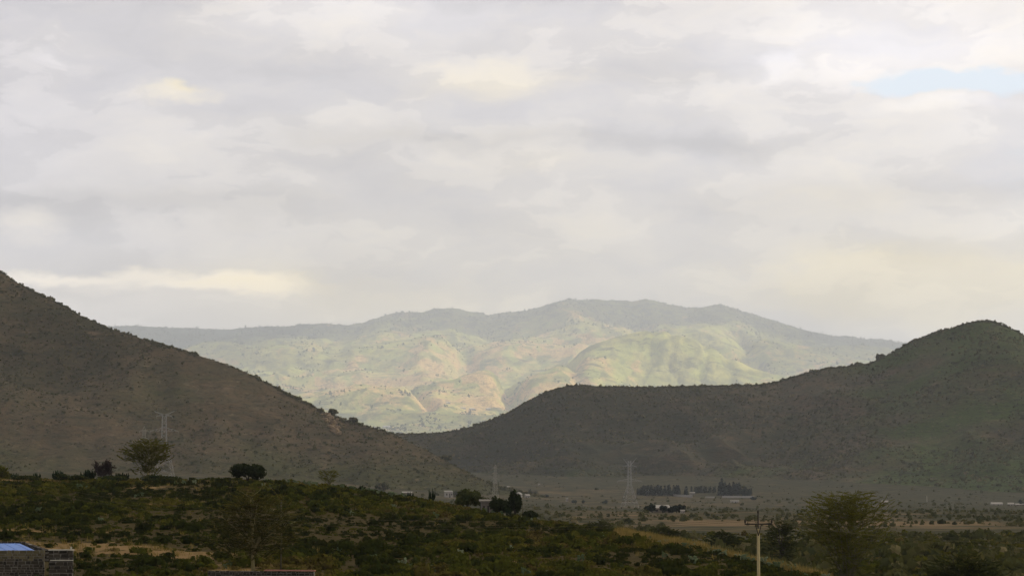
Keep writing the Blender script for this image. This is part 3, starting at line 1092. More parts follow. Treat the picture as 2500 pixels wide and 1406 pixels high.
def grow_acacia(seed, W, H, trunk=0.2, stems=1, limbs=9, profile=((0.2, .5), (.5, .8), (.8, 1), (1, .5)), sprays=260, per=26, leaf=(0.2, 0.02), tilt=0.35,
                trunk_r=0.15, inner=0.3, slen=0.13, strays=0):
    """thorn tree: limbs fan out of a low fork, long feathery sprays fill the crown outline (height fraction, radius fraction)"""
    rng = np.random.default_rng(seed)
    pt, pr_ = np.array([q[0] for q in profile]), np.array([q[1] for q in profile])
    mb = MB()
    lp = []
    for i in range(limbs):
        st = i % stems
        base = np.array([math.cos(st * 2.4) * 0.25, math.sin(st * 2.4) * 0.25, 0.0]) * (stems > 1)
        fork = base + np.array([rng.normal() * 0.1, rng.normal() * 0.1, trunk * H * rng.uniform(0.85, 1.1)])
        if i < stems:
            mid = (base + fork) / 2 + rng.normal(size=3) * 0.04
            mb.tube([base - np.array([0, 0, .2]), mid, fork], [trunk_r * 1.1, trunk_r * 0.9, trunk_r * 0.75], 7)
        a = i * 2.39996 + rng.uniform(-0.35, 0.35)
        tz = rng.uniform(0.55, 0.97)
        rr = np.interp(tz, pt, pr_) * W / 2 * (0.25 + 0.6 * ((i * 0.618) % 1.0))
        tip = np.array([math.cos(a) * rr, math.sin(a) * rr, tz * H])
        ctl = fork + (tip - fork) * np.array([0.35, 0.35, 0.62]) + rng.normal(size=3) * 0.12
        ts = np.linspace(0, 1, 11)[:, None]
        pts = (1 - ts) ** 2 * fork + 2 * ts * (1 - ts) * ctl + ts ** 2 * tip
        pts[1:-1] += rng.normal(size=(9, 3)) * 0.035 * H / 7
        mb.tube(pts, [trunk_r * (0.55 - 0.47 * q) for q in np.linspace(0, 1, 11)], 5)
        lp.append(pts)
    lpts = np.concatenate(lp)
    C, U, WD = [], [], []
    zs = np.linspace(pt[0], pt[-1], 200)
    wgt = np.interp(zs, pt, pr_) * (0.3 + zs)
    wgt = wgt / wgt.sum()
    for i in range(sprays + strays):
        tz = rng.choice(zs, p=wgt)
        a = rng.uniform(0, 6.283)
        rad = np.interp(tz, pt, pr_) * W / 2 * math.sqrt(rng.uniform(inner, 1.0)) * rng.uniform(0.82, 1.04)
        rad *= 0.72 + 0.42 * float(vnoise(np.array([a * 0.95 + seed]), np.array([tz * 3.3]), seed)[0])
        out = np.array([math.cos(a), math.sin(a), 0.0])
        Ls = W * slen * rng.uniform(0.6, 1.4)
        dr_ = unit(out + np.array([0, 0, tilt + 0.7 * max(0, tz - 0.75)]) + rng.normal(size=3) * 0.28)
        if i >= sprays:
            dr_ = unit(out * 0.5 + np.array([0, 0, 1.0]) + rng.normal(size=3) * 0.2)
            tz = 0.97
            rad *= 0.8
        tip = out * rad + np.array([0, 0, tz * H])
        c0 = tip - dr_ * Ls
        dd = np.linalg.norm(lpts - c0, axis=1) + np.maximum(lpts[:, 2] - c0[2], 0) * 1.2
        s0 = lpts[np.argmin(dd)]
        m1 = s0 + (c0 - s0) * 0.55 + np.array([0, 0, -0.04 * H]) * rng.uniform(-0.3, 1) + rng.normal(size=3) * 0.05
        m2 = c0 + dr_ * Ls * 0.5 + rng.normal(size=3) * 0.04
        mb.tube([s0, m1, c0, m2, tip], [trunk_r * 0.12, trunk_r * 0.09, trunk_r * 0.06, trunk_r * 0.04, trunk_r * 0.015], 3)
        n = per if i < sprays else per // 3
        tt = rng.uniform(-0.35, 1.05, n)
        pos_ = np.where(tt[:, None] < 0, c0 + (m1 - c0) * (-tt[:, None]), np.where(tt[:, None] < 0.5, c0 + (m2 - c0) * tt[:, None] * 2, m2 + (tip - m2) * (tt[:, None] * 2 - 1)))
        side = unit(np.cross(dr_, np.array([0, 0, 1.0])))
        off = rng.normal(size=(n, 1)) * leaf[0] * 0.45 * (1.1 - np.clip(tt, 0, 1))[:, None]
        C.append(pos_ + side * off + rng.normal(size=(n, 3)) * leaf[0] * 0.12 + dr_ * leaf[0] * 0.4)
        U.append(unit(dr_ + side * np.sign(off) * 0.55 + rng.normal(size=(n, 3)) * 0.22))
        WD.append(np.full(n, rng.uniform(0.75, 1.25)))
    C, U, WD = np.concatenate(C), np.concatenate(U), np.concatenate(WD)[:, None]
    C[:, 2] = np.maximum(C[:, 2], 0.1)
    nr = unit(np.cross(U, rand_dirs(rng, len(U))))
    sc_ = rng.uniform(0.55, 1.25, (len(U), 1))
    V, Fq = quads(C, U * leaf[0] * sc_, nr * leaf[1] * sc_ * WD)
    tone = np.repeat(np.clip(0.25 + 0.45 * C[:, 2] / H + rng.normal(0, 0.15, len(U)), 0, 1), 4)  # leaves paler towards the crown top: sunlight put into the colour
    return mb, V, Fq, tone


def acacia(label, loc, seed, W, H, leafmat, barkmat, **kw):
    e = thing('acacia_tree', label, 'tree', loc)
    mb, V, Fq, tone = grow_acacia(seed, W, H, **kw)
    obj('trunk', mb.mesh('trunk', barkmat, True), e)
    obj('crown', mesh_np('crown', V, Fq, leafmat, {'tone': tone}), e)
    return e


def tree(name, label, cat, loc, seed, W, H, leafmat, barkmat, group=None, **kw):
    e = thing(name, label, cat, loc, 0, group)
    mb, V, Fq, tone = grow_tree(seed, W, H, **kw)
    obj('trunk', mb.mesh('trunk', barkmat, True), e)
    obj('crown', mesh_np('crown', V, Fq, leafmat, {'tone': tone}), e)
    return e


def dense_bush(name, label, cat, loc, seed, W, H, leafmat, barkmat, n=2600, leaf=0.22, lobes=9, group=None, stem=0.15, shape=0.0):
    """rounded thick crown on a short stem"""
    rng = np.random.default_rng(seed)
    e = thing(name, label, cat, loc, 0, group)
    mb = MB()
    for i in range(5):
        a = rng.uniform(0, 6.28)
        mb.tube([(0, 0, -0.1), (math.cos(a) * W * 0.06, math.sin(a) * W * 0.06, H * 0.25), (math.cos(a) * W * 0.25, math.sin(a) * W * 0.2, H * 0.65)], [0.03 * H, 0.02 * H, 0.008 * H], 5)
    obj('trunk', mb.mesh('trunk', barkmat, True), e)
    lo = np.stack([rng.uniform(-0.34, 0.34, lobes) * W, rng.uniform(-0.3, 0.3, lobes) * W, rng.uniform(0.35, 0.72, lobes) * H], 1)
    lo[:, 2] -= shape * np.abs(lo[:, 0]) / W * H
    lr = np.stack([np.full(lobes, 0.2 * W), np.full(lobes, 0.2 * W), np.full(lobes, 0.27 * H)], 1) * rng.uniform(0.75, 1.15, (lobes, 1))
    k = rng.integers(0, lobes, n)
    d = rand_dirs(rng, n)
    c = lo[k] + d * lr[k] * rng.uniform(0.55, 1.06, (n, 1))
    c[:, 2] = np.clip(c[:, 2], stem * H, H * 1.02)
    nr = unit(d + rand_dirs(rng, n) * 0.7)
    u = unit(np.cross(nr, rand_dirs(rng, n)))
    v = np.cross(nr, u)
    s = rng.uniform(0.5, 1.2, (n, 1)) * leaf
    V, Fq = quads(c, u * s, v * s * 0.6)
    # thick inner twig mass so that the crown is not see-through
    iv, fi = [], []
    for (p, r) in zip(lo, lr):
        o = len(V) + len(iv)
        m = 6
        for zz, rr in ((-0.6, 0.6), (0.1, 0.85), (0.65, 0.5)):
            for i in range(m):
                a = 6.283 * i / m
                iv.append(p + r * np.array([math.cos(a) * rr * 0.8, math.sin(a) * rr * 0.8, zz * 0.8]))
        for j in range(2):
            for i in range(m):
                fi.append((o + j * m + i, o + j * m + (i + 1) % m, o + (j + 1) * m + (i + 1) % m, o + (j + 1) * m + i))
        fi.append((o, o + 5, o + 4, o + 3)); fi.append((o, o + 3, o + 2, o + 1))
        fi.append((o + 12, o + 13, o + 14, o + 15)); fi.append((o + 12, o + 15, o + 16, o + 17))
    V = np.concatenate([V, np.array(iv)])
    tone = np.concatenate([np.repeat(rng.uniform(0, 1, n), 4), np.zeros(len(iv))])
    V[:, 2] = np.maximum(V[:, 2], 0.02)
    obj('crown', mesh_np('crown', V, [np.concatenate([Fq, np.array(fi)])], leafmat, {'tone': tone}), e)
    return e


def at(px, D, sink=0.05):
    p = S(px, D)
    p.z -= sink
    return p


# ---- the acacias and single trees
M_wide = leaf_mat('wide_acacia_leaves', [(0.0, (0.012, 0.016, 0.006)), (0.45, (0.034, 0.036, 0.010)), (1.0, (0.13, 0.105, 0.022))], transl=0.25)
VASE = ((0.10, .32), (0.30, .50), (0.5, .70), (0.64, .98), (0.80, 1.0), (0.92, .9), (1.0, .65))
UMB = ((0.22, .12), (0.28, .9), (0.36, .3), (0.44, .5), (0.55, .88), (0.68, 1.0), (0.84, .92), (0.95, .7), (1.0, .4))
DOME = ((0.15, .7), (0.35, 1.0), (0.6, .95), (0.8, .8), (0.92, .55), (1.0, .25))
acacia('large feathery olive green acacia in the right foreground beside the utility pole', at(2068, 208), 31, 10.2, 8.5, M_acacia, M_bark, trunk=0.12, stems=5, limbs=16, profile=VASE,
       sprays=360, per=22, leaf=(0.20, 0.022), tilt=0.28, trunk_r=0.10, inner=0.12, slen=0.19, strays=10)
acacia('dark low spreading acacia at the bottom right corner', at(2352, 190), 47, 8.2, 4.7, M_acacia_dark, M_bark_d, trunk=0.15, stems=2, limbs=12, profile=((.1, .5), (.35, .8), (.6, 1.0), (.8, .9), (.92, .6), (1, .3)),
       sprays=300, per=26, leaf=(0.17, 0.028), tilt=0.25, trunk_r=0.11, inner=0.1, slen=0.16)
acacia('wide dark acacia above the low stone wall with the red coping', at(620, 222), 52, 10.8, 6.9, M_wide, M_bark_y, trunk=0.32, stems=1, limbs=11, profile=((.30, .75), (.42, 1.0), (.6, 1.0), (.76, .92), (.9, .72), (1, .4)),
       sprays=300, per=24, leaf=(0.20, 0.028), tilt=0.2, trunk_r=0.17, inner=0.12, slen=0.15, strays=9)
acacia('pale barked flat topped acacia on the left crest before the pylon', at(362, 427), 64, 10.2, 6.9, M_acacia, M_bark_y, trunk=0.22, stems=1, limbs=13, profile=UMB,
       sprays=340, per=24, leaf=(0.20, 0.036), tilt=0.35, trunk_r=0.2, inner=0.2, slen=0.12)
tree('thorn_tree', 'small purplish nearly bare thorn tree left of the pale barked acacia', 'tree', at(256, 429), 71, 4.0, 3.5, M_purple, M_bark_d, trunk=0.30, limbs=7, spread=(20, 75), sub=7, twig=6,
     leaves=3000, leaf=(0.16, 0.035), up=0.05, trunk_r=0.12)
dense_bush('round_bush', 'thick dark rounded bush standing alone on the crest', 'bush', at(604, 418), 75, 5.5, 3.1, M_dense, M_bark_d, n=4200, leaf=0.17, lobes=26, stem=0.05)
acacia('small wispy acacia on the crest right of the round bush', at(803, 412), 81, 4.2, 2.7, M_acacia, M_bark, trunk=0.2, limbs=8, profile=((.3, .5), (.6, .9), (.85, 1.0), (1, .6)), sprays=70, per=14, leaf=(0.18, 0.02), tilt=0.35, trunk_r=0.08, inner=0.2)
tree('leafy_tree', 'olive tree cut by the left edge of the photo at the crest', 'tree', at(-6, 450), 85, 5.6, 4.2, M_acacia, M_bark, trunk=0.2, limbs=7, spread=(15, 70), sub=7, twig=6, leaves=5000,
     leaf=(0.2, 0.07), up=0.1, trunk_r=0.12)
dense_bush('leafy_tree', 'broad green tree on the descending crest left of the ruined hut', 'tree', at(1140, 372), 91, 4.3, 3.3, leaf_mat('crest_tree_leaves', [(0.0, (0.03, 0.045, 0.015)), (1.0, (0.08, 0.085, 0.03))]), M_bark, n=2200, leaf=0.17, lobes=10, stem=0.2)
dense_bush('leafy_tree', 'small green tree right behind the ruined hut', 'tree', at(1193, 366), 93, 2.6, 2.7, leaf_mat('hut_tree_leaves', [(0.0, (0.02, 0.035, 0.014)), (1.0, (0.055, 0.065, 0.025))]), M_bark, n=1500, leaf=0.14, lobes=7, stem=0.2)
dense_bush('dark_thicket', 'black green thicket right of the ruined hut', 'bush', at(1222, 356), 95, 3.6, 2.4, M_dense, M_bark_d, n=2000, leaf=0.16, lobes=9, stem=0.02)
dense_bush('conifer', 'tall dark upright tree at the end of the thicket', 'tree', at(1258, 352), 97, 1.7, 4.2, M_dense, M_bark_d, n=1600, leaf=0.16, lobes=11, stem=0.02)
dense_bush('dark_thicket', 'low dark bush sloping down right of the tall upright tree', 'bush', at(1292, 347), 99, 2.6, 1.5, M_dense, M_bark_d, n=1200, leaf=0.14, lobes=7, stem=0.02)
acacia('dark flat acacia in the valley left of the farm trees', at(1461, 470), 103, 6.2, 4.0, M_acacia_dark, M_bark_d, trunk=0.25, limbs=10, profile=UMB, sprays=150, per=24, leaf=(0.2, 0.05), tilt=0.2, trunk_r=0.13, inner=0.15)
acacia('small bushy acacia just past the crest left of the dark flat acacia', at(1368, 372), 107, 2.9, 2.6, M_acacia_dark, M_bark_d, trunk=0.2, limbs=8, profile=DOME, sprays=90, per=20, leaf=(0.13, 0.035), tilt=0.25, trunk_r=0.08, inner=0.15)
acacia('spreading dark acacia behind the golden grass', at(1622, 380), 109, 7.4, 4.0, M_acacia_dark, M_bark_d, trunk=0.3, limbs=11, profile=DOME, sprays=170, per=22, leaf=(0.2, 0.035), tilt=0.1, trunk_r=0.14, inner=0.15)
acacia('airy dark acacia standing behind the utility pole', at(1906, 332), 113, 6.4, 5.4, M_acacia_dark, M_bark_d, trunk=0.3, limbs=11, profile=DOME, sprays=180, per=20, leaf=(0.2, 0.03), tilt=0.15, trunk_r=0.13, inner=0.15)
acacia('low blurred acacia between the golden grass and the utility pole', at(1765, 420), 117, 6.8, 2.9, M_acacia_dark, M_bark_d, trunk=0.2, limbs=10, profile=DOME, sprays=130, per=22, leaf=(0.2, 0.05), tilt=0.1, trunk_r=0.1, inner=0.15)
dense_bush('valley_bush', 'green bush at the foot of the large right acacia', 'bush', at(2200, 235), 121, 3.0, 1.5, M_acacia_dark, M_bark_d, n=1300, leaf=0.14, lobes=8, stem=0.02)
for i, (px, D, W, H, lab) in enumerate([(180, 424, 5.5, 1.5, 'dark hedge below the left crest, left of the bare thorn tree'), (270, 421, 6.0, 1.4, 'dark hedge below the left crest, under the bare thorn tree'), (395, 418, 6.5, 1.5, 'dark hedge below the left crest, right of the pale barked acacia trunk'),
                                        (60, 427, 5.0, 1.2, 'dark hedge below the left crest, nearest the left edge')]):
    dense_bush('hedge', lab, 'hedge', at(px, D, 0.1), 170 + i, W, H, M_acacia_dark, M_bark_d, n=1100, leaf=0.13, lobes=14, stem=0.02)
# skyline trees on the left hill shoulder
for i, (px, D, W, H, lab) in enumerate([(864, 3012, 12, 7.5, 'flat topped tree on the skyline of the left hill shoulder'), (806, 3030, 16, 8, 'dark tree clump on the skyline above the tan rock outcrop'),
                                        (1088, 2952, 13, 7, 'dark bush low on the right edge of the left hill'), (1020, 4790, 18, 10, 'dark round tree in the saddle between the two hills'),
                                        (1160, 4740, 12, 9, 'small tree on the skyline at the foot of the right hill'), (2100, 4560, 20, 12, 'dark tree clump at the shoulder of the right hill'), (2150, 4530, 17, 11, 'dark tree on the skyline just above the shoulder clump')]):
    dense_bush('skyline_tree', lab, 'tree', at(px, D, 0.5), 130 + i, W, H, M_hillscrub, M_bark_d, n=320, leaf=1.3, lobes=7, stem=0.12)
for i, (px, D, W, H, lab) in enumerate([(1120, 2560, 14, 7, 'dark tree on the lower slope of the left hill above the broad crest tree'), (935, 2500, 17, 9, 'dark spreading tree low on the left hill slope')]):
    dense_bush('slope_tree', lab, 'tree', at(px, D, 0.5), 140 + i, W, H, M_hillscrub, M_bark_d, n=320, leaf=1.1, lobes=8, stem=0.1)


# ------------------------------------------------------------------ candelabra cacti and prickly pears
def candelabra(seed, W, H, n=16):
    rng = np.random.default_rng(seed)
    mb = MB()
    mb.tube([(0, 0, -0.1), (0, 0, H * 0.45), (0.02, 0, H)], [W * 0.07, W * 0.06, W * 0.03], 6)
    for i in range(n):
        a = rng.uniform(0, 6.28)
        r = W / 2 * rng.uniform(0.35, 1.0)
        z0 = H * rng.uniform(0.02, 0.45)
        z1 = H * rng.uniform(0.6, 1.0)
        ca, sa = math.cos(a), math.sin(a)
        mb.tube([(0, 0, z0), (ca * r * 0.7, sa * r * 0.7, z0 + 0.1 * H), (ca * r, sa * r, z0 + 0.25 * H), (ca * r * 1.03, sa * r * 1.03, z1)], [W * 0.045, W * 0.05, W * 0.055, W * 0.02], 5)
    return mb


for i, (px, D, W, H, n, lab) in enumerate([
        (1055, 381, 1.15, 2.2, 20, 'dark candelabra cactus rising from the descending crest'), (1002, 388, 1.2, 1.1, 14, 'low dark candelabra clump left of the tall candelabra cactus'),
        (140, 431, 2.2, 1.7, 26, 'candelabra cactus hedge clump at the left crest, left of two'), (215, 430, 2.6, 1.9, 30, 'wider candelabra cactus hedge clump under the bare thorn tree'),
        (40, 432, 1.8, 1.2, 20, 'short candelabra clump at the far left crest'), (90, 431, 1.6, 1.3, 18, 'short candelabra clump beside the far left crest clump'), (300, 426, 2.4, 1.5, 26, 'dark candelabra hedge clump under the pale barked acacia'),
        (885, 402, 1.4, 0.9, 12, 'small dark candelabra clump on the crest among the pale cacti'), (1240, 350, 1.0, 1.5, 12, 'dark candelabra stems in front of the tall upright tree')]):
    e = thing('candelabra_cactus', lab, 'cactus', at(px, D))
    obj('stems', candelabra(300 + i, W, H, n).mesh('stems', M_euph, True), e)


def prickly(seed, n=16):
    rng = np.random.default_rng(seed)
    mb = MB()
    base = [(np.zeros(3) + np.array([rng.normal() * 0.2, rng.normal() * 0.2, 0]), np.array([rng.normal() * 0.3, rng.normal() * 0.3, 1.0]), 0) for _ in range(4)]
    todo = base
    made = 0
    while todo and made < n:
        p, d, lv = todo.pop(0)
        d = unit(d)
        h = rng.uniform(0.26, 0.36) * (0.95 ** lv)
        wd = h * 0.36
        side = unit(np.cross(d, rand_dirs(rng, 1)[0]))
        th = np.cross(d, side) * 0.035
        k = 7
        ring = []
        for q in range(k):
            a = 6.283 * q / k
            ring.append(p + d * (h / 2 - math.cos(a) * h / 2) + side * math.sin(a) * wd * (1.1 if math.cos(a) < 0 else 0.85))
        vs = [r + th for r in ring] + [r - th for r in ring]
        mb.add([Vector(v) for v in vs], [tuple(range(k)), tuple(range(2 * k - 1, k - 1, -1))] + [(q, q + k, (q + 1) % k + k, (q + 1) % k) for q in range(k)])
        made += 1
        for _ in range(2):
            todo.append((p + d * h * 0.95 + side * rng.normal() * 0.08, d + rand_dirs(rng, 1)[0] * 0.75 + np.array([0, 0, 0.35]), lv + 1))
    return mb


PEAR = [prickly(400 + i, 14 + 3 * i).mesh('prickly_pear', leaf_mat('prickly_pear_pads_%d' % i, [(0.0, (0.075, 0.105, 0.05)), (0.6, (0.13, 0.165, 0.09)), (1.0, (0.21, 0.235, 0.14))], 'rand', 0.1)) for i in range(4)]
prng = random.Random(5)
pears = []
for (px0, px1, D0, D1, n, lab, grp) in [
        (650, 990, -6, -1, 26, 'pale prickly pear along the crest right of the round bush', 'prickly pears along the crest'),
        (1180, 1300, -8, -2, 9, 'pale prickly pear cactus at the foot of the dark thicket', 'prickly pears below the thicket'),
        (1560, 1700, -14, -3, 6, 'pale prickly pear cactus below the golden grass', 'prickly pears below the golden grass'),
        (1720, 2010, -7, -1, 22, 'pale prickly pear on the slope edge by the utility pole', 'prickly pears by the pole')]:
    for i in range(n):
        px = prng.uniform(px0, px1)
        D = float(np.interp(px, CR_PX, CR_D)) + prng.uniform(D0, D1)
        pears.append((px, D, lab, grp))
for (px, D) in [(190, 395), (215, 392), (430, 405), (450, 402), (470, 404), (345, 368), (330, 366), (640, 395), (655, 394), (560, 232), (548, 230), (815, 262), (830, 258), (920, 246), (905, 244), (985, 240), (1000, 238), (1060, 236), (1066, 234),
               (1280, 232), (1320, 238), (1335, 236), (1475, 300), (1470, 303), (1380, 312), (1250, 268), (1002, 345), (1062, 335), (1230, 300), (960, 350), (1125, 255), (1410, 250), (745, 300), (700, 385), (860, 330), (780, 352), (1385, 262), (250, 300), (90, 330), (1620, 258), (1700, 250)]:
    pears.append((px, D, 'pale prickly pear among the shrubs of the near slope', 'prickly pears among the slope shrubs'))
pears.sort(key=lambda q: (q[3], q[0]))
seen = {}
for i, (px, D, lab, grp) in enumerate(pears):
    seen[grp] = seen.get(grp, 0) + 1
    n_ = seen[grp]
    lab = lab + ', ' + ('%d%s' % (n_, 'th' if 10 <= n_ % 100 <= 20 else {1: 'st', 2: 'nd', 3: 'rd'}.get(n_ % 10, 'th'))) + ' from the left'
    o = obj('prickly_pear', PEAR[i % 4], None, at(px, D), (0, 0, prng.uniform(0, 6.28)), lab, 'cactus', grp)
    k = prng.uniform(0.5, 1.05)
    o.scale = (k * 1.1, k * 1.1, k)


# ------------------------------------------------------------------ scrub of the near slope
def near_points(rng, n, y0, y1):
    y = np.sqrt(rng.uniform(y0 * y0, y1 * y1, n))
    x = rng.uniform(-0.208, 0.205, n) * y
    return x, y


x, y = near_points(RNG, 24000, 206, 446)
bare = near_bare(x, y)
patch = fbm(x * 0.06, y * 0.035, 71, 4)
keep = (RNG.uniform(0, 1, len(x)) > np.clip((bare - 0.22) * 1.6, 0, 0.86)) & (y < np.interp(x, CR_X, CR_D) + 6) & (near_z(x, y) > ground_z(x, y))
x, y, bare, patch = x[keep], y[keep], bare[keep], patch[keep]
hs = RNG.uniform(0.7, 1.25, len(x))
big = np.exp(RNG.normal(-0.5, 0.48, len(x)))
clump = fbm(x * 0.16, y * 0.07, 73, 3)
tone = np.clip(0.44 + patch * 0.75 + clump * 0.5 - np.clip(big - 0.75, 0, 1) * 0.5 + RNG.normal(0, 0.16, len(x)) + np.clip(bare, 0, 1) * 0.4, 0, 1)
size = big * np.clip(1 + patch * 0.8, 0.5, 1.6) * 0.74
size = np.clip(size, 0.22, 1.5)
crest_d = np.interp(x, CR_X, CR_D) - y
size = np.where(crest_d < 15, np.minimum(size, 0.75), size)
pos = np.stack([x, y, near_z(x, y) - 0.06], 1)
show = size / y
order = np.argsort(-show)
first = order[:290]
rest = order[290:]
V, fl, tn = scatter(BUSH, pos[rest], size[rest], RNG, hs[rest], tone[rest])
obj('slope_scrub', mesh_np('slope_scrub', V, fl, M_scrub, {'tone': tn}), label='mixed low scrub covering the near slope', kind='stuff')
SH = {}
for b in range(6):
    for cidx, rng_t in enumerate([(0.0, 0.3), (0.3, 0.62), (0.62, 1.0)]):
        m = leaf_mat('shrub_leaves_%d_%d' % (b, cidx), SCRUB, 'tone')
        pv_, pf = bush_proto(500 + b * 3 + cidx, leaves=110, flat=[0.62, 0.8, 0.7, 0.95, 0.6, 0.75][b], leaf=0.14)
        SH[(b, cidx)] = mesh_np('shrub', pv_, pf, m, {'tone': np.full(len(pv_), (rng_t[0] + rng_t[1]) / 2)})
TONES = ['dark green', 'olive green', 'brownish dry']
ZONES = [(200, 'behind the blue roofed building'), (420, 'between the blue roofed building and the wide acacia'), (800, 'around the wide acacia and the low wall'), (1110, 'right of the low wall with red coping'),
         (1400, 'at the bottom centre of the slope'), (1620, 'below the golden grass'), (1830, 'left of the near utility pole'), (9999, 'right of the near utility pole')]
for i in first:
    ci = 0 if tone[i] < 0.3 else 1 if tone[i] < 0.62 else 2
    zn = next(q for lim, q in ZONES if 1250 + x[i] / y[i] * F < lim)
    big = 'Large' if size[i] > 1.15 else 'Low'
    o = obj('shrub', SH[(int(RNG.integers(0, 6)), ci)], None, tuple(pos[i]), (0, 0, float(RNG.uniform(0, 6.28))), '%s %s shrub %s' % (big.lower(), TONES[ci], zn), 'shrub', '%s shrubs %s' % (TONES[ci], zn))
    k = float(size[i])
    o.scale = (k, k, k * float(hs[i]))

# ---- dry grass: golden rim of the slope, tufts in the clearings
def grass_proto(seed, n=16):
    rng = np.random.default_rng(seed)
    a = rng.uniform(0, 6.28, n)
    base = np.stack([rng.normal(0, .25, n), rng.normal(0, .25, n), np.zeros(n)], 1)
    tip = base + np.stack([np.cos(a) * rng.uniform(.05, .45, n), np.sin(a) * rng.uniform(.05, .45, n), rng.uniform(.5, 1.05, n)], 1)
    sd_ = np.stack([-np.sin(a), np.cos(a), np.zeros(n)], 1) * 0.045
    V = np.stack([base - sd_, base + sd_, tip], 1).reshape(-1, 3)
    return V, [np.arange(n * 3).reshape(n, 3)]


GP = [grass_proto(600 + i) for i in range(5)]
gxp, gyp = [], []
for i in range(1500):
    px = prng.uniform(1505, 1720)
    D = float(np.interp(px, CR_PX, CR_D))
    gxp.append(X(px, D)); gyp.append(D - abs(prng.gauss(0, 1)) * (5.0 if px < 1640 else 2.5) + 1)
for i in range(500):
    px = prng.uniform(1700, 2020)
    D = float(np.interp(px, CR_PX, CR_D))
    gxp.append(X(px, D)); gyp.append(D - prng.uniform(-2, 3))
gxp, gyp = np.array(gxp), np.array(gyp)
V, fl, tn = scatter(GP, np.stack([gxp, gyp, near_z(gxp, gyp) - .05], 1), RNG.uniform(0.45, 0.95, len(gxp)), RNG)
obj('golden_grass', mesh_np('golden_grass', V, fl, M_grass, {'tone': tn}), label='golden dry grass along the falling edge of the near slope', kind='stuff')
x, y = near_points(RNG, 16000, 206, 446)
b = near_bare(x, y)
keep = (RNG.uniform(0, 1, len(x)) < np.clip((b - 0.02) * 1.1, 0.03, 0.75)) & (y < np.interp(x, CR_X, CR_D) + 5) & (near_z(x, y) > ground_z(x, y))
x, y = x[keep], y[keep]
V, fl, tn = scatter(GP, np.stack([x, y, near_z(x, y) - .05], 1), RNG.uniform(0.25, 0.7, len(x)), RNG, tone=np.clip(RNG.normal(0.25, 0.25, len(x)), 0, 1))
obj('dry_grass', mesh_np('dry_grass', V, fl, M_grass, {'tone': tn}), label='dry tufts of grass in the clearings of the near slope', kind='stuff')

# ---- scrub of the valley floor
n = 15000
y = np.exp(RNG.uniform(math.log(255), math.log(4300), n))
x = RNG.uniform(-0.1, 0.208, n) * y
gb = ground_bare(x, y)
keep = (RNG.uniform(0, 1, n) > np.clip(gb * 0.8, 0.05, 0.92)) & (fbm(x * 0.02, y * 0.008, 66, 3) > -0.25)
x, y = x[keep], y[keep]
sz = np.clip(RNG.lognormal(-0.15, 0.45, len(x)), 0.3, 2.2) * (1 + sstep(y, 900, 3000) * 0.8)
for nm, pr_b, msk, lab_ in (('valley_scrub', BLOB, y < 1300, 'low bushes dotted over the near valley floor'), ('plain_scrub', BLOB_S, y >= 1300, 'low bushes dotted over the far plain')):
    msk = msk & ((y < 1300) | (RNG.uniform(0, 1, len(y)) < 0.5))
    V, fl, tn = scatter(pr_b, np.stack([x, y, ground_z(x, y) - .1], 1)[msk], sz[msk] * (1.0 if nm == 'valley_scrub' else 0.75), RNG, tone=np.clip(RNG.normal(0.42, 0.25, int(msk.sum())), 0, 1))
    obj(nm, mesh_np(nm, V, fl, M_hillscrub, {'tone': tn}), label=lab_, kind='stuff')
x = RNG.uniform(0.03, 0.207, 3800)
y = np.exp(RNG.uniform(math.log(212), math.log(620), 3800))
x = x * y
keep = ground_z(x, y) >= near_z(x, y) - 0.3
x, y = x[keep], y[keep]
V, fl, tn = scatter(BUSH, np.stack([x, y, np.maximum(ground_z(x, y), near_z(x, y)) - .1], 1), np.clip(RNG.lognormal(-0.5, 0.5, len(x)), 0.25, 1.5), RNG, tone=np.clip(RNG.normal(0.5, 0.28, len(x)), 0, 1))
obj('hollow_scrub', mesh_np('hollow_scrub', V, fl, M_scrub, {'tone': tn}), label='dark scrub filling the hollow right of the near slope', kind='stuff')


# ---- scrub of the two hills
def hill_scrub(name, label, zf, xr, yr_, n, sc_, seed, hx, hy, bias):
    rng = np.random.default_rng(seed)
    x = rng.uniform(*xr, n)
    y = rng.uniform(*yr_, n)
    ridge = np.interp(x, hx, hy)
    dens = fbm(x * 0.006, y * 0.006, seed, 4)
    keep = (y < ridge + 25) & (zf(x, y) > ground_z(x, y) + 0.5) & (np.abs(x / y) < 0.215) & (rng.uniform(-0.6, 0.6, n) < dens * 2.0 + bias - 0.1)
    x, y = x[keep], y[keep]
    # a fringe on the skyline
    m = n // 12
    fx_ = rng.uniform(*xr, m)
    fy_ = np.interp(fx_, hx, hy) + rng.uniform(-10, 10, m)
    k2 = (np.abs(fx_ / fy_) < 0.215) & (rng.uniform(-0.5, 0.5, m) < fbm(fx_ * 0.02, fy_ * 0.0, seed + 3, 3) + 0.25)
    x, y = np.concatenate([x, fx_[k2]]), np.concatenate([y, fy_[k2]])
    s = np.clip(rng.lognormal(-0.15, 0.45, len(x)), 0.3, 2.6) * sc_
    s[-int(k2.sum()):] *= 1.05
    V, fl, tn = scatter(BLOB_S, np.stack([x, y, zf(x, y) - 0.3], 1), s, rng, tone=np.clip(rng.normal(0.60, 0.24, len(x)), 0, 1))
    obj(name, mesh_np(name, V, fl, M_hillscrub, {'tone': tn}), label=label, kind='stuff')


hill_scrub('left_hill_scrub', 'thorny scrub speckling the left hill', left_z, (-900, 200), (2350, 3280), 72000, 1.25, 701, LH_X, LH_D, 0.38)
hill_scrub('right_hill_scrub', 'thorny scrub speckling the right hill', right_z, (-300, 980), (3450, 4760), 72000, 1.7, 702, RH_X, RH_D, 0.2)

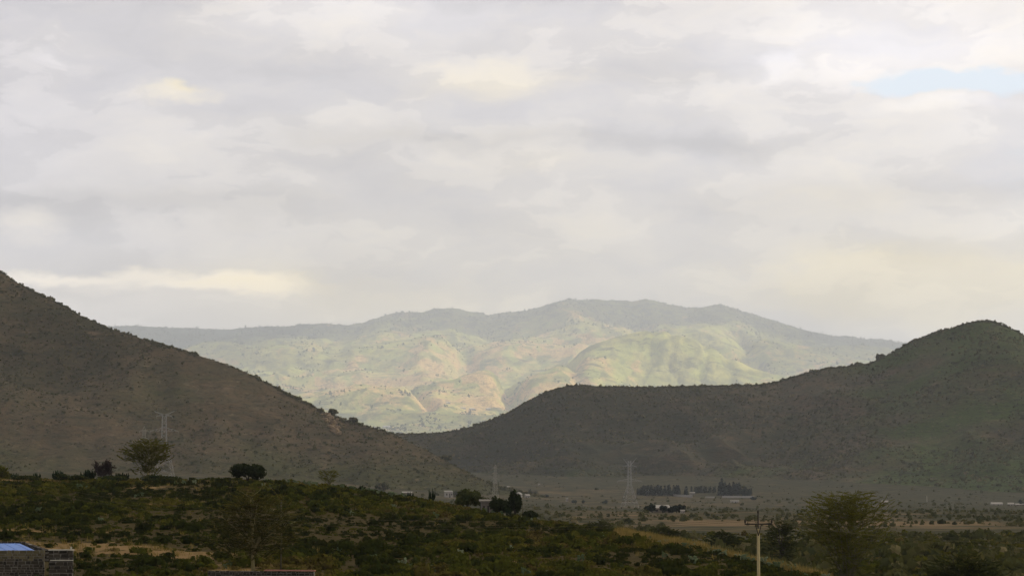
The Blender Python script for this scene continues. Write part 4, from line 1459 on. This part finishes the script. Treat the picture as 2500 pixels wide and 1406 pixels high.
# ---- trees of the far mountain
rng = np.random.default_rng(703)
n = 85000
y = rng.uniform(7000, 12950, n) * FS
x = rng.uniform(-0.18, 0.18, n) * y
dr = np.interp(x / FS, FM_X, FM_D) * FS
ff = far_forest(x, y, None) + fbm(x * 0.004, y * 0.0016, 19, 4) * 1.3
keep = (y < dr + 30) & (rng.uniform(0, 1.0, n) < np.clip(ff - 0.12, 0.015, 0.75))
x, y = x[keep], y[keep]
m = 1500
fx_ = rng.uniform(-2300, 2300, m) * FS
fy_ = np.interp(fx_ / FS, FM_X, FM_D) * FS + rng.uniform(-80, 25, m)
k2 = rng.uniform(-0.4, 0.6, m) < fbm(fx_ * 0.006, fy_ * 0, 29, 4) + 0.2
x, y = np.concatenate([x, fx_[k2]]), np.concatenate([y, fy_[k2]])
V, fl, tn = scatter(BLOB_S, np.stack([x, y, far_z(x, y) - 1.0], 1), np.clip(rng.lognormal(1.75, 0.45, len(x)), 3.2, 16), rng, hscale=rng.uniform(0.9, 1.8, len(x)))
obj('mountain_woods', mesh_np('mountain_woods', V, fl, M_fartree, {'tone': tn}), label='scattered woods and hedges on the far mountain', kind='stuff')


# ------------------------------------------------------------------ tan rock outcrop on the left hill
M_rock = plain_mat('tan_rock', (0.23, 0.165, 0.095), 0.45, 0.25, 0.9)
def on_slope(px, py, D0, D1, n=400):
    """first ground point between D0 and D1 that the photo shows at (px, py)"""
    Ds = np.linspace(D0, D1, n)
    xs = np.array([X(px, d) for d in Ds])
    zs = surf(xs, Ds)
    tgt = np.array([P(px, py, d).z for d in Ds])
    hit = np.nonzero(zs >= tgt)[0]
    i = hit[0] if len(hit) else n - 1
    return Vector((xs[i], Ds[i], float(zs[i])))


ro = on_slope(812, 1050, 2500, 3050)
e = thing('rock_outcrop', 'bare tan rock outcrop near the right end of the left hill', 'rock', ro)
rr = random.Random(9)
for i in range(26):
    q = rr.random()
    p = on_slope(798 + 26 * q + rr.gauss(0, 5), 1012 + 50 * q + rr.gauss(0, 9), 2500, 3050) - ro
    mb = MB()
    rngr = np.random.default_rng(900 + i)
    s_ = rr.uniform(1.6, 4.2)
    pts = [(s_ * 1.3 * math.cos(a_) * k, s_ * math.sin(a_) * k, z_ * s_) for z_, k in ((-0.8, 1.0), (0.15, 1.0), (0.6, 0.6)) for a_ in np.linspace(0, 6.283, 7)[:-1]]
    pts = [Vector(v_) + Vector(rngr.normal(size=3)) * s_ * 0.2 for v_ in pts]
    fs = [(j * 6 + k, j * 6 + (k + 1) % 6, (j + 1) * 6 + (k + 1) % 6, (j + 1) * 6 + k) for j in range(2) for k in range(6)] + [(12, 13, 14, 15, 16, 17)]
    mb.add(pts, fs)
    obj('boulder', mb.mesh('boulder', M_rock), e, p)


# ------------------------------------------------------------------ pylons
def pylon(label, px, D, H, rz, mat, style, base_z=None, th=0.16, lo=0.70, hi=0.93, span=0.19, wz=0.56):
    loc = at(px, D, 0.3)
    if base_z is not None:
        loc.z = base_z
    e = thing('transmission_pylon', label, 'pylon', loc, rz, 'steel lattice pylons in the valley')
    B = H * 0.15 if style == 'T' else H * 0.075
    wz, tz = H * wz, H * 0.94
    ww, tw = H * 0.036, H * 0.026

    def half(z):
        if z < wz:
            return B + (ww - B) * z / wz
        return ww + (tw - ww) * (z - wz) / (tz - wz)
    cs = [(-1, -1), (1, -1), (1, 1), (-1, 1)]
    for sx_, sy_ in cs:
        mb = MB()
        mb.bar((sx_ * B, sy_ * B, 0), (sx_ * ww, sy_ * ww, wz), th)
        mb.bar((sx_ * ww, sy_ * ww, wz), (sx_ * tw, sy_ * tw, tz), th * 0.9)
        obj('leg', mb.mesh('leg', mat), e)
    levels = [0, .10, .21, .31, .40, .48, .56, .62, .68, .74, .80, .86, .94]
    mb = MB()
    for a, b in zip(levels[:-1], levels[1:]):
        ha, hb = half(a * H), half(b * H)
        for k in range(4):
            p, q = cs[k], cs[(k + 1) % 4]
            mb.bar((p[0] * ha, p[1] * ha, a * H), (q[0] * hb, q[1] * hb, b * H), th * 0.55, n=3)
            mb.bar((q[0] * ha, q[1] * ha, a * H), (p[0] * hb, p[1] * hb, b * H), th * 0.55, n=3)
            if a in (.10, .31, .56, .86):
                mb.bar((p[0] * ha, p[1] * ha, a * H), (q[0] * ha, q[1] * ha, a * H), th * 0.7, n=3)
    obj('bracing', mb.mesh('bracing', mat), e)

    def arm(name, z, span, rise, tipup=0.0, sides=(-1, 1)):
        for s in sides:
            mb = MB()
            h = half(z)
            tip = Vector((s * span, 0, z + tipup))
            for sy_ in (-1, 1):
                mb.bar((s * h * 0.2, sy_ * h, z), tip, th * 0.8)
                mb.bar((s * h * 0.2, sy_ * h, z + rise), tip, th * 0.7)
                for q in (0.25, 0.5, 0.75):
                    a_ = Vector((s * h, sy_ * h, z)).lerp(tip, q)
                    b_ = Vector((s * h, sy_ * h, z + rise)).lerp(tip, q - 0.12)
                    mb.bar(a_, b_, th * 0.5, n=3)
            o = obj(name, mb.mesh(name, mat), e)
            mi = MB()
            mi.bar(tip, tip - Vector((0, 0, H * 0.035)), th * 0.8)
            obj('insulator', mi.mesh('insulator', mat), o)
    if style == 'T':
        arm('crossarm', H * lo, H * span, H * 0.05)
        arm('crossarm', H * hi, H * span * 0.55, H * 0.03, 0.0)
        for s in (-1, 1):
            mb = MB()
            for sy_ in (-1, 1):
                mb.bar((s * tw * 0.2, sy_ * tw, H * hi), (s * H * 0.15, 0, H), th * 0.8)
                mb.bar((s * tw, sy_ * tw, H * (hi + 0.03)), (s * H * 0.15, 0, H), th * 0.6)
            obj('earth_wire_horn', mb.mesh('earth_wire_horn', mat), e)
    else:
        for z in (0.58, 0.74, 0.9):
            arm('crossarm', H * z, H * 0.10, H * 0.03)
        mb = MB()
        for sx_, sy_ in cs:
            mb.bar((sx_ * tw, sy_ * tw, tz), (0, 0, H), th * 0.8)
        obj('peak', mb.mesh('peak', mat), e)
    return e


def pylon_h(px, py_top, D):
    return P(px, py_top, D).z - at(px, D, 0.3).z


pylon('nearest pale lattice pylon rising behind the flat topped acacia', 400, 1900, pylon_h(400, 1003, 1900), 0.30, M_steel, 'T', th=0.12, lo=0.72, span=0.20)
pylon('wide armed lattice pylon left of the farm in the valley', 1537, 2350, pylon_h(1537, 1117, 2350), 0.25, M_steel, 'T', th=0.12, lo=0.53, hi=0.83, span=0.26, wz=0.45)
pylon('slim three armed lattice pylon behind the broad crest tree', 1209, 2700, pylon_h(1209, 1134, 2700), 0.5, M_steel_w, 'P', th=0.14)
pylon('small distant lattice pylon on the right of the plain', 2262, 2900, pylon_h(2262, 1209, 2900), 0.6, M_steel_w, 'P', th=0.2)
pylon('faint distant lattice pylon left of the nearest pylon', 351, 2400, pylon_h(351, 1040, 2400), 0.5, M_steel_w, 'P', th=0.14)


# ------------------------------------------------------------------ utility poles and wires
M_pole = plain_mat('weathered_pole_wood', (0.34, 0.28, 0.14), 0.45, 1.5)


def pole(label, px, D, py_top, r, arms=True, armw=2.3, mat=None):
    b = at(px, D, 0.4)
    top = P(px, py_top, D).z
    H = top - b.z
    e = thing('utility_pole', label, 'pole', b)
    mb = MB()
    mb.tube([(0, 0, 0), (0.01, 0, H * 0.5), (0, 0, H * 0.9)], [r * 1.15, r, r * 0.85], 9)
    obj('shaft', mb.mesh('shaft', mat or M_pole, True), e)
    tips = [Vector((0, 0, H)) + b]
    if arms:
        mb = MB()
        mb.bar((0, 0, H * 0.86), (0, 0, H), r * 0.4, n=6)
        obj('top_pin', mb.mesh('top_pin', M_bark_d), e)
        mb = MB()
        mb.box((0, -r - 0.05, H * 0.93), (armw * 2, 0.07, 0.075))
        arm_ = obj('crossarm', mb.mesh('crossarm', M_bark_d), e)
        for s in (-1, 1):
            mb = MB()
            mb.bar((0, -r, H * 0.855), (s * armw * 0.22, -r - 0.04, H * 0.93), 0.035)
            obj('brace', mb.mesh('brace', M_bark_d), e)
        tips = []
        for s in (-0.96, 0.0, 0.96):
            mb = MB()
            z0 = H * 0.93 + 0.05 if s else H - 0.02
            mb.tube([(s * armw, -r - 0.05 if s else 0, z0), (s * armw, -r - 0.05 if s else 0, z0 + 0.12), (s * armw, -r - 0.05 if s else 0, z0 + 0.18)], [0.045, 0.06, 0.02], 6)
            obj('insulator', mb.mesh('insulator', M_bark_d), e)
            tips.append(b + Vector((s * armw, -r - 0.05 if s else 0, z0 + 0.18)))
    return e, tips


p_main, tips_main = pole('pale wooden utility pole with a crossarm in the right foreground', 1850, 150, 1252, 0.095, True, 0.78)
p2, tips2 = pole('thin wooden pole standing inside the wide dark acacia', 687, 226, 1200, 0.065, False, mat=M_bark)
p3, _ = pole('thin distant pole right of the slim pylon', 1229, 420, 1203, 0.07, False, mat=M_bark)
p4, _ = pole('very thin pole right of the tall upright tree', 1276, 349, 1216, 0.045, False, mat=M_bark)


def wire(label, a, b, sag, r, grp):
    pts = []
    for i in range(41):
        t_ = i / 40
        p = Vector(a).lerp(Vector(b), t_)
        p.z -= sag * 4 * t_ * (1 - t_)
        pts.append(p)
    o0 = pts[0].copy()
    mb = MB()
    mb.tube([p - o0 for p in pts], [r] * 41, 5)
    obj('power_line', mb.mesh('power_line', M_wire, True), None, o0, None, label, 'wire', grp)


left_anchor = P(-60, 1160, 235)
for k, (dz, dx) in enumerate([(0.0, 0.0), (0.28, 0.6), (-0.1, -0.6)]):
    wire(['upper', 'middle', 'lower'][k] + ' power line crossing the near slope to the pole', left_anchor + Vector((dx, dx * 1.5, dz * 0.8 - 0.1)), tips_main[k], 1.9 + 0.1 * k, 0.007, 'wires left of the pole')
    wire(['upper', 'middle', 'lower'][k] + ' power line leaving the pole to the right', tips_main[k], P(2760, 1322 + 5 * k, 175 + 2 * k), 0.55 + 0.05 * k, 0.006, 'wires right of the pole')


# ------------------------------------------------------------------ stone walls and the blue roofed building
def block_mat(name, a, b):
    m, t, out = make_mat(name)
    rnd = t.new('ShaderNodeObjectInfo').outputs['Random']
    n = t.noise(t.pos(), 6.0, 5, 0.65)
    c = t.mix(t.math('MULTIPLY_ADD', t.math('SUBTRACT', n, 0.5), 0.8, rnd, clamp=True), a, b)
    principled(t, out, c, 0.95, 0.1, bump=(n, 0.6, 0.03))
    return m


M_block = block_mat('dark_lava_block', (0.018, 0.017, 0.014), (0.070, 0.060, 0.044))
M_block_l = block_mat('lit_top_block', (0.085, 0.075, 0.042), (0.19, 0.165, 0.095))
M_mortar = plain_mat('mortar', (0.20, 0.185, 0.155), 0.6, 2.0)
M_blue = plain_mat('blue_roof_sheet', (0.09, 0.22, 0.60), 0.28, 1.2, 0.5, 0.4)
M_red = plain_mat('red_tile', (0.36, 0.15, 0.11), 0.25, 2.0)


def stone_wall(parent, a, b, z0, z1, thick, bw, bh, seed, matfn, gap=0.03, rough=0.05, bands=()):
    """courses of separate blocks in front of a recessed mortar core from a to b (local xy)"""
    rg = random.Random(seed)
    a, b = Vector(a), Vector(b)
    L = (b - a).length
    d = (b - a) / L
    rz = math.atan2(d.y, d.x)
    mid = (a + b) / 2
    mb = MB()
    mb.box((mid.x, mid.y, (z0 + z1) / 2), (L - 0.04, thick - 0.08, z1 - z0 - 0.03), rz)
    obj('mortar_core', mb.mesh('mortar_core', M_mortar), parent)
    protos = []
    for i in range(4):
        m_ = MB()
        m_.box((0, 0, 0), (1, 1, 1), 0, 0.93)
        m_.v = [tuple(c + rg.uniform(-rough, rough) for c in q) for q in m_.v]
        protos.append(m_)
    meshes = {}
    z = z1
    while z > z0:
        ch = bh * rg.uniform(0.8, 1.25)
        s = -rg.uniform(0, bw)
        while s < L:
            wdt = bw * rg.uniform(0.5, 1.5)
            c0, c1 = max(s, 0), min(s + wdt, L)
            if c1 - c0 > 0.08:
                key = (rg.randrange(4), matfn(z + rg.uniform(-0.12, 0.12), (c0 + c1) / 2))
                if key not in meshes:
                    meshes[key] = protos[key[0]].mesh('stone', key[1])
                p = a + d * ((c0 + c1) / 2)
                o = obj('stone', meshes[key], parent, (p.x, p.y, z - ch / 2 + rg.uniform(-0.012, 0.012)), (0, rg.uniform(-0.05, 0.05), rz))
                o.scale = (c1 - c0 - gap * rg.uniform(0.5, 1.7), thick + rg.uniform(-0.04, 0.06), ch - gap * rg.uniform(0.4, 1.6))
            s += wdt
        z -= ch


bx0 = X(112, 170)
e = thing('stone_building', 'dark stone building with a blue sheet roof at the bottom left corner', 'building', (bx0, 170, -12.5))
zt = P(112, 1342, 170).z + 12.5
fr = lambda z, s: M_block_l if z > zt - 0.55 else M_block  # top courses paler: light on the upper wall put into the colour
stone_wall(e, (-9.0, -0.9), (0, 0), zt - 2.6, zt, 0.3, 0.36, 0.185, 3, fr)
mb = MB(); mb.box((-4.5, -0.45, (zt - 2.6) / 2), (9.0, 0.26, zt - 2.62), math.atan2(0.9, 9.0)); obj('wall', mb.mesh('wall', M_mortar), e)
brx, bry = X(66, 186) - bx0, 16.0
stone_wall(e, (0.1, 0.2), (brx, bry), zt - 0.7, zt + 0.02, 0.3, 0.45, 0.2, 4, lambda z, s: M_block)
stone_wall(e, (brx - 9, bry - 0.9), (brx, bry), zt - 0.7, zt + 0.1, 0.3, 0.45, 0.2, 5, lambda z, s: M_block)
mb = MB()
za, zb_ = zt - 0.18, zt - 0.02
q = [(-0.35, 0.25, za), (brx - 0.4, bry - 0.3, zb_), (brx - 9.2, bry - 1.2, zb_), (-9.2, -0.6, za)]
mb.add([Vector(p) for p in q] + [Vector(p) - Vector((0, 0, 0.06)) for p in q], [(0, 1, 2, 3), (7, 6, 5, 4), (0, 4, 5, 1), (1, 5, 6, 2), (2, 6, 7, 3), (3, 7, 4, 0)])
roof = obj('roof', mb.mesh('roof', M_blue), e)
for i in range(12):
    k = (i + 0.5) / 12
    p, q2 = Vector(q[0]).lerp(Vector(q[3]), k), Vector(q[1]).lerp(Vector(q[2]), k)
    mb = MB(); mb.bar(p + Vector((0, 0, 0.01)), q2 + Vector((0, 0, 0.01)), 0.025, n=4)
    obj('rib', mb.mesh('rib', M_blue), roof)
for i in range(5):
    s = -1.0 - i * 1.05
    mb = MB(); mb.box((s, s * 0.1 - 0.155, zt - 0.46), (0.09, 0.03, 0.16), 0.1)
    obj('vent_slot', mb.mesh('vent_slot', M_dark), e)
# yard wall that continues right of the building
e2 = thing('yard_wall', 'dark stone yard wall with pale coping right of the blue roofed building', 'wall', (X(122, 169.4), 169.4, -12.5))
zy = P(150, 1343, 169.4).z + 12.5
LW = X(181, 169.4) - X(122, 169.4)
stone_wall(e2, (0, 0), (LW, 0.15), zy - 2.5, zy, 0.3, 0.4, 0.21, 8, lambda z, s: M_block)
mb = MB(); mb.box((LW / 2, 0.07, (zy - 2.5) / 2), (LW - 0.02, 0.24, zy - 2.52), 0.09); obj('wall_foot', mb.mesh('wall_foot', M_mortar), e2)
M_cope = plain_mat('pale_cement_coping', (0.46, 0.44, 0.36), 0.2, 2.0)
mb = MB(); mb.box((LW / 2, 0.07, zy + 0.035), (LW + 0.06, 0.36, 0.07), 0.095); obj('coping', mb.mesh('coping', M_cope), e2)
mb = MB(); mb.box((LW / 2 + 0.05, -0.08, zy - 0.62), (LW - 0.1, 0.06, 0.07), 0.095); obj('cement_band', mb.mesh('cement_band', M_cope), e2)
mb = MB(); mb.box((LW - 0.15, 0.1, zy + 0.14), (0.10, 0.10, 0.16)); obj('corner_post', mb.mesh('corner_post', M_cope), e2)
# low wall under the wide acacia
wx0 = X(510, 186)
e3 = thing('low_stone_wall', 'low dark stone wall with red tile coping at the bottom edge', 'wall', (wx0, 186, -12.5))
zl = P(640, 1392, 186).z + 12.5
LL = X(768, 184) - wx0
stone_wall(e3, (0, 0), (LL, -1.5), zl - 1.2, zl, 0.34, 0.30, 0.155, 12, lambda z, s: M_block)
mb = MB(); mb.box((LL / 2, -0.75, (zl - 1.2) / 2), (LL - 0.05, 0.28, zl - 1.22), math.atan2(-1.5, LL)); obj('wall_foot', mb.mesh('wall_foot', M_mortar), e3)
for i in range(10):
    k = 0.56 + i * 0.047
    mb = MB(); mb.box((LL * k, -1.5 * k, zl + 0.05), (LL * 0.046, 0.42, 0.07), math.atan2(-1.5, LL))
    obj('coping_tile', mb.mesh('coping_tile', M_red), e3)
dense_bush('dark_bush', 'black green bush in front of the blue roofed stone building', 'bush', (X(30, 160), 160, -9.0), 205, 4.6, 2.6, M_dense, M_bark_d, n=1600, leaf=0.13, lobes=9, stem=0.02)
dense_bush('dark_bush', 'small dark bush before the yard wall corner', 'bush', (X(128, 163), 163, -9.0), 206, 1.4, 2.0, M_dense, M_bark_d, n=600, leaf=0.09, lobes=6, stem=0.02)


# ------------------------------------------------------------------ houses
def house(name, label, px, D, W, Dp, H, wallm, roofm, rz=0.0, rise=0.35, group=None, roof='gable', sink=0.3, zbase=None):
    b = at(px, D, sink) if zbase is None else Vector((X(px, D), D, zbase))
    e = thing(name, label, 'house', b, rz, group)
    mb = MB(); mb.box((0, 0, H / 2), (W, Dp, H)); obj('wall', mb.mesh('wall', wallm), e)
    mb = MB()
    o_ = 0.25
    r = rise * Dp if roof == 'gable' else 0.12 * Dp
    if roof == 'gable':
        vs = [(-W / 2 - o_, -Dp / 2 - o_, H), (W / 2 + o_, -Dp / 2 - o_, H), (W / 2 + o_, Dp / 2 + o_, H), (-W / 2 - o_, Dp / 2 + o_, H), (-W / 2 - o_, 0, H + r), (W / 2 + o_, 0, H + r)]
        mb.add([Vector(v) + Vector((0, 0, 0.02)) for v in vs], [(0, 1, 5, 4), (2, 3, 4, 5), (0, 4, 3), (1, 2, 5), (3, 2, 1, 0)])
    else:
        vs = [(-W / 2 - o_, -Dp / 2 - o_, H), (W / 2 + o_, -Dp / 2 - o_, H), (W / 2 + o_, Dp / 2 + o_, H + r), (-W / 2 - o_, Dp / 2 + o_, H + r)]
        vs = [Vector(v) + Vector((0, 0, 0.02)) for v in vs] + [Vector(v) + Vector((0, 0, 0.22)) for v in vs]
        mb.add(vs, [(3, 2, 1, 0), (4, 5, 6, 7), (0, 1, 5, 4), (1, 2, 6, 5), (2, 3, 7, 6), (3, 0, 4, 7)])
    obj('roof', mb.mesh('roof', roofm), e)
    mb = MB(); mb.box((W * 0.1, -Dp / 2 - 0.02, H * 0.36), (W * 0.13, 0.1, H * 0.72)); obj('door', mb.mesh('door', M_dark), e)
    for s in (-0.28, 0.34):
        mb = MB(); mb.box((W * s, -Dp / 2 - 0.02, H * 0.55), (W * 0.14, 0.1, H * 0.3)); obj('window', mb.mesh('window', M_dark), e)
    return e


house('ruined_hut', 'small grey roofless looking hut between the crest trees and the thicket', 1188, 361, 1.5, 1.3, 1.6, plain_mat('hut_wall', (0.15, 0.13, 0.11), 0.3, 2.0), plain_mat('hut_roof', (0.20, 0.18, 0.15), 0.3, 2.0), 0.1, roof='shed', sink=0.1)
FD = 1260
house('farmhouse', 'pale roofed farmhouse between dark round trees in the valley', 1611, FD + 6, 8.0, 6.5, 2.6, M_tanwall, M_sheet, 0.15, 0.22)
house('shed', 'small pale roofed shed behind the middle farm trees', 1636, FD + 8, 3.0, 3.0, 2.9, M_white, M_sheet, 0.0, roof='shed')
house('shed', 'small white shed at the right end of the farm trees', 1666, FD - 4, 1.9, 1.8, 1.5, M_white, M_sheet, 0.0, roof='shed')
M_farmtree = leaf_mat('farm_tree_leaves', [(0.0, (0.010, 0.017, 0.012)), (1.0, (0.024, 0.034, 0.020))], transl=0.05)
for i, (px, dD, W, H, pos_) in enumerate([(1582, 0, 4.6, 4.0, 'leftmost'), (1592, -1, 3.6, 4.9, 'second from the left'), (1623, -2, 5.2, 4.3, 'in front of the farmhouse roof'), (1638, 0, 3.4, 4.0, 'in the middle right'), (1652, -1, 5.0, 4.7, 'behind the white shed, tallest on the right'), (1664, 1, 4.0, 4.2, 'rightmost')]):
    dense_bush('farm_tree', 'dark round farm tree in the valley, ' + pos_, 'tree', at(px, FD + dD, 0.2), 220 + i, W, H, M_farmtree, M_bark_d, n=420, leaf=0.42, lobes=7, stem=0.05, group='trees around the farmhouse')
mb = MB()
for (px, D, W, Dp, H, lab, wm, rm, rf, rz) in [
        (1095, 2450, 7.5, 6, 5.5, 'two storey white house on the plain below the left hill', M_white, M_white, 'shed', 0.2),
        (994, 2400, 9, 6, 2.6, 'pale walled house half hidden behind the crest left of the candelabra cactus', M_tanwall, M_sheet, 'shed', 0.0),
        (1266, 2850, 7, 6, 3.6, 'white gabled house in the valley right of the tall upright tree', M_white, M_white, 'gable', 1.2),
        (1287, 2860, 5, 5, 2.4, 'small white house beside the white gabled house', M_white, M_sheet, 'gable', 0.4),
        (1384, 2700, 2.4, 2.4, 4.0, 'tall narrow white hut on the plain', M_white, M_white, 'shed', 0.0),
        (1238, 3350, 7, 5, 2.4, 'small tan house above the slim pylon foot', M_tanwall, M_sheet, 'shed', 0.0),
        (1316, 3620, 2.6, 2.6, 2.2, 'tiny lone white hut on the dark green apron', M_white, M_white, 'gable', 0.0),
        (1690, 3180, 6, 5, 3.0, 'small pale house at the bend of the long wall', M_white, M_sheet, 'shed', 0.0),
        (1769, 3240, 5, 5, 4.5, 'white house among the tall pines', M_white, M_sheet, 'gable', 0.4),
        (1793, 2750, 9, 5, 1.8, 'long low white shed below the pines', M_white, M_white, 'shed', 0.0),
        (1579, 3150, 4, 4, 6.0, 'white hut among the left pines', M_white, M_white, 'gable', 0.0),
        (2160, 2650, 6, 5, 2.2, 'pale house at the left end of the right track', M_tanwall, M_sheet, 'gable', 0.0),
        (2432, 2620, 11, 6, 1.4, 'long pale barn at the right edge of the plain', M_white, M_sheet, 'gable', 0.0),
        (2466, 2610, 6, 5, 1.5, 'small white house right of the long pale barn', M_white, M_sheet, 'gable', 0.0),
        (2488, 2600, 8, 6, 1.5, 'pale shed cut by the right edge of the photo', M_tanwall, M_sheet, 'shed', 0.0)]:
    house('house', lab, px, D, W, Dp, H, wm, rm, rz, 0.3, 'small houses on the plain', rf, 0.3)

# ---- settlement and farmsteads of the far country
FH = [(943, 7450, 26, 'long white roofed hall in the shaded valley mouth', 5)]
names = ['at the left end', 'second from the left', 'third from the left', 'in the left middle', 'in the middle', 'in the right middle', 'third from the right', 'second from the right', 'at the right end']
for i, nm in enumerate(names):
    FH.append((1008 + i * 14 + (i * 7) % 5, 7030 + (i * 37) % 60, 9 + (i * 5) % 7, 'white roof of the settlement behind the saddle, ' + nm, 4))
for (px, D, W, lab) in [(777, 9080, 16, 'white farmstead above the tree line left of the red fields'), (812, 8700, 13, 'small white farmstead below the red fields'), (1094, 8180, 15, 'pale house on the tan fields, leftmost of the hamlet'),
                        (1130, 8150, 20, 'pale house on the tan fields, second of the hamlet'), (1152, 8170, 22, 'bright house in the middle of the tan field hamlet'), (1192, 8200, 18, 'pale house at the right end of the tan field hamlet'),
                        (1490, 10350, 22, 'white roofed farm on the upper slope, larger of two'), (1503, 10150, 16, 'white roofed farm on the upper slope, lower of two'), (1757, 9500, 14, 'white hut on the ridge of the lit middle hill'), (975, 11500, 14, 'white roof high on the left slope')]:
    FH.append((px, D, W, lab, 6))
for (px, D, W, lab, H) in FH:
    D, W, H = D * FS, W * 1.7, H * 1.6
    x_ = X(px, D)
    z_ = float(far_z(np.array([x_]), np.array([float(D)]))[0])
    house('distant_house', lab, px, D, W, W * 0.6, H, M_white, M_white, 0.3, 0.25, 'far houses', 'gable', zbase=z_ - 1.0)

# ------------------------------------------------------------------ pines and the long wall
def pine_mesh(seed):
    rng = np.random.default_rng(seed)
    n = 150
    h = rng.uniform(0.08, 1.0, n)
    rad = (1 - h) ** 0.75 * 0.19 + 0.02
    a = rng.uniform(0, 6.28, n)
    rr_ = rad * rng.uniform(0.3, 1.05, n)
    c = np.stack([np.cos(a) * rr_, np.sin(a) * rr_, h], 1)
    u = np.stack([np.cos(a), np.sin(a), -0.45 * np.ones(n)], 1)
    v = np.stack([-np.sin(a), np.cos(a), rng.normal(0, .4, n)], 1)
    V, Fq = quads(c, unit(u) * 0.07, unit(v) * 0.05)
    return V, Fq


PN = []
for i in range(4):
    V, Fq = pine_mesh(800 + i)
    mt = MB(); mt.tube([(0, 0, -0.02), (0, 0, 0.5), (0, 0, 0.98)], [0.022, 0.016, 0.004], 5)
    PN.append((mesh_np('crown', V, Fq, M_pine, {'tone': np.repeat(RNG.uniform(0, 1, len(Fq)), 4)}), mt.mesh('trunk', M_bark_d)))
pr = random.Random(3)
spots = []
for i in range(44):
    px = 1558 + i * 2.75 + pr.uniform(-2, 2)
    if 1660 < px < 1667:
        continue
    spots.append((px, 3120 + pr.uniform(-30, 60), pr.uniform(7, 13), 'dark pine in the left row above the long wall', 'pines of the left row'))
for i in range(12):
    spots.append((1690 + i * 5 + pr.uniform(-2, 2), 3260 + pr.uniform(-20, 30), pr.uniform(7, 10), 'small hazy pine in the gap between the two pine rows', 'small pines between the rows'))
for i in range(34):
    px = 1756 + i * 2.35 + pr.uniform(-2, 2)
    spots.append((px, 3160 + pr.uniform(-30, 50), pr.uniform(8, 16) * (1 if px < 1805 else 0.72), 'tall dark pine in the right stand above the long wall', 'pines of the right stand'))
spots.append((1762, 3150, 20.5, 'tallest pine, at the left end of the right stand', None))
for i in range(7):
    spots.append((1291 + i * 3.4, 2900 + pr.uniform(-10, 10), pr.uniform(4.5, 7), 'small tree in the short row beside the white gabled house', 'short row of small trees'))
for i, (px, D, lab) in enumerate([(1336, 2880, 'single small dark tree right of the short tree row'), (1402, 2600, 'pair of bushes right of the tall narrow hut, left one'), (1426, 2600, 'pair of bushes right of the tall narrow hut, right one'), (1476, 2620, 'small bush on the plain left of the wide armed pylon'),
                                  (1835, 2900, 'small dark tree at the right end of the long wall, left of two'), (1842, 2890, 'small dark tree at the right end of the long wall, right of two'), (2497, 2500, 'dark tree at the right edge below the pale sheds')]):
    dense_bush('small_tree', lab, 'tree', at(px, D, 0.3), 860 + i, 6.0 if i != 6 else 12, 4.0 if i != 6 else 7, M_pine, M_bark_d, n=160, leaf=0.6, lobes=6, stem=0.03)
def ordinal(n):
    return '%d%s' % (n, 'th' if 10 <= n % 100 <= 20 else {1: 'st', 2: 'nd', 3: 'rd'}.get(n % 10, 'th'))


spots.sort(key=lambda q: (str(q[4]), q[0]))
seen = {}
for i, (px, D, H, lab, grp) in enumerate(spots):
    if grp:
        seen[grp] = seen.get(grp, 0) + 1
        lab = lab + ', ' + ordinal(seen[grp]) + ' from the left'
    e = thing('pine_tree', lab, 'tree', at(px, D, 0.2), pr.uniform(0, 6.28), grp)
    e.scale = (H * 1.05, H * 1.05, H)
    obj('crown', PN[i % 4][0], e)
    obj('trunk', PN[i % 4][1], e)

M_wall = plain_mat('long_wall_plaster', (0.36, 0.34, 0.32), 0.12, 0.3)
wp = [(1556, 1203), (1575, 1206.5), (1600, 1210), (1622, 1211.5), (1645, 1213), (1668, 1213.5), (1690, 1213.5)]
wp2 = [(1722, 1214.5), (1745, 1214.5)], [(1762, 1214), (1790, 1214.2), (1815, 1214.2), (1840, 1214)]


def long_wall(label, pts, D0, D1, H=2.4):
    n = len(pts)
    e = None
    prev = None
    for i, (px, py) in enumerate(pts):
        D = D0 + (D1 - D0) * i / max(1, n - 1)
        p = at(px, D, 0.3)
        if e is None:
            e = thing('boundary_wall', label, 'wall', p)
        if prev is not None:
            a, b = prev - Vector(e.location), p - Vector(e.location)
            d = b - a
            mb = MB()
            th_ = Vector((-d.y, d.x, 0)).normalized() * 0.15
            up_ = Vector((0, 0, H + 0.3))
            vs = [a - th_, b - th_, b + th_, a + th_]
            vs = vs + [v + up_ for v in vs]
            mb.add(vs, [(0, 3, 2, 1), (4, 5, 6, 7), (0, 1, 5, 4), (1, 2, 6, 5), (2, 3, 7, 6), (3, 0, 4, 7)])
            obj('wall_panel', mb.mesh('wall_panel', M_wall), e)
            mb = MB(); mb.box(b + Vector((0, 0, H / 2 + 0.3)), (0.5, 0.5, H + 0.6)); obj('wall_post', mb.mesh('wall_post', M_wall), e)
        prev = p


long_wall('long pale boundary wall curving below the left pine row', wp, 3230, 3040)
long_wall('short pale wall piece between the two pine rows', wp2[0], 3030, 3030, 1.6)
long_wall('straight pale boundary wall below the right pine stand', wp2[1], 3040, 3040)

# ---- antenna mast on the far left skyline
mp = P(281, 795, 12350 * FS)
e = thing('radio_mast', 'thin radio mast on the far left end of the mountain skyline', 'mast', (mp.x, 12350 * FS, float(far_z(np.array([mp.x]), np.array([12350.0 * FS]))[0]) - 2))
mb = MB(); mb.tube([(0, 0, 0), (0, 0, 45), (0, 0, 95)], [2.0, 1.6, 1.0], 4); obj('mast_shaft', mb.mesh('mast_shaft', M_steel), e)
mb = MB(); mb.box((0, 0, 78), (5, 5, 3)); obj('antenna', mb.mesh('antenna', M_steel), e)
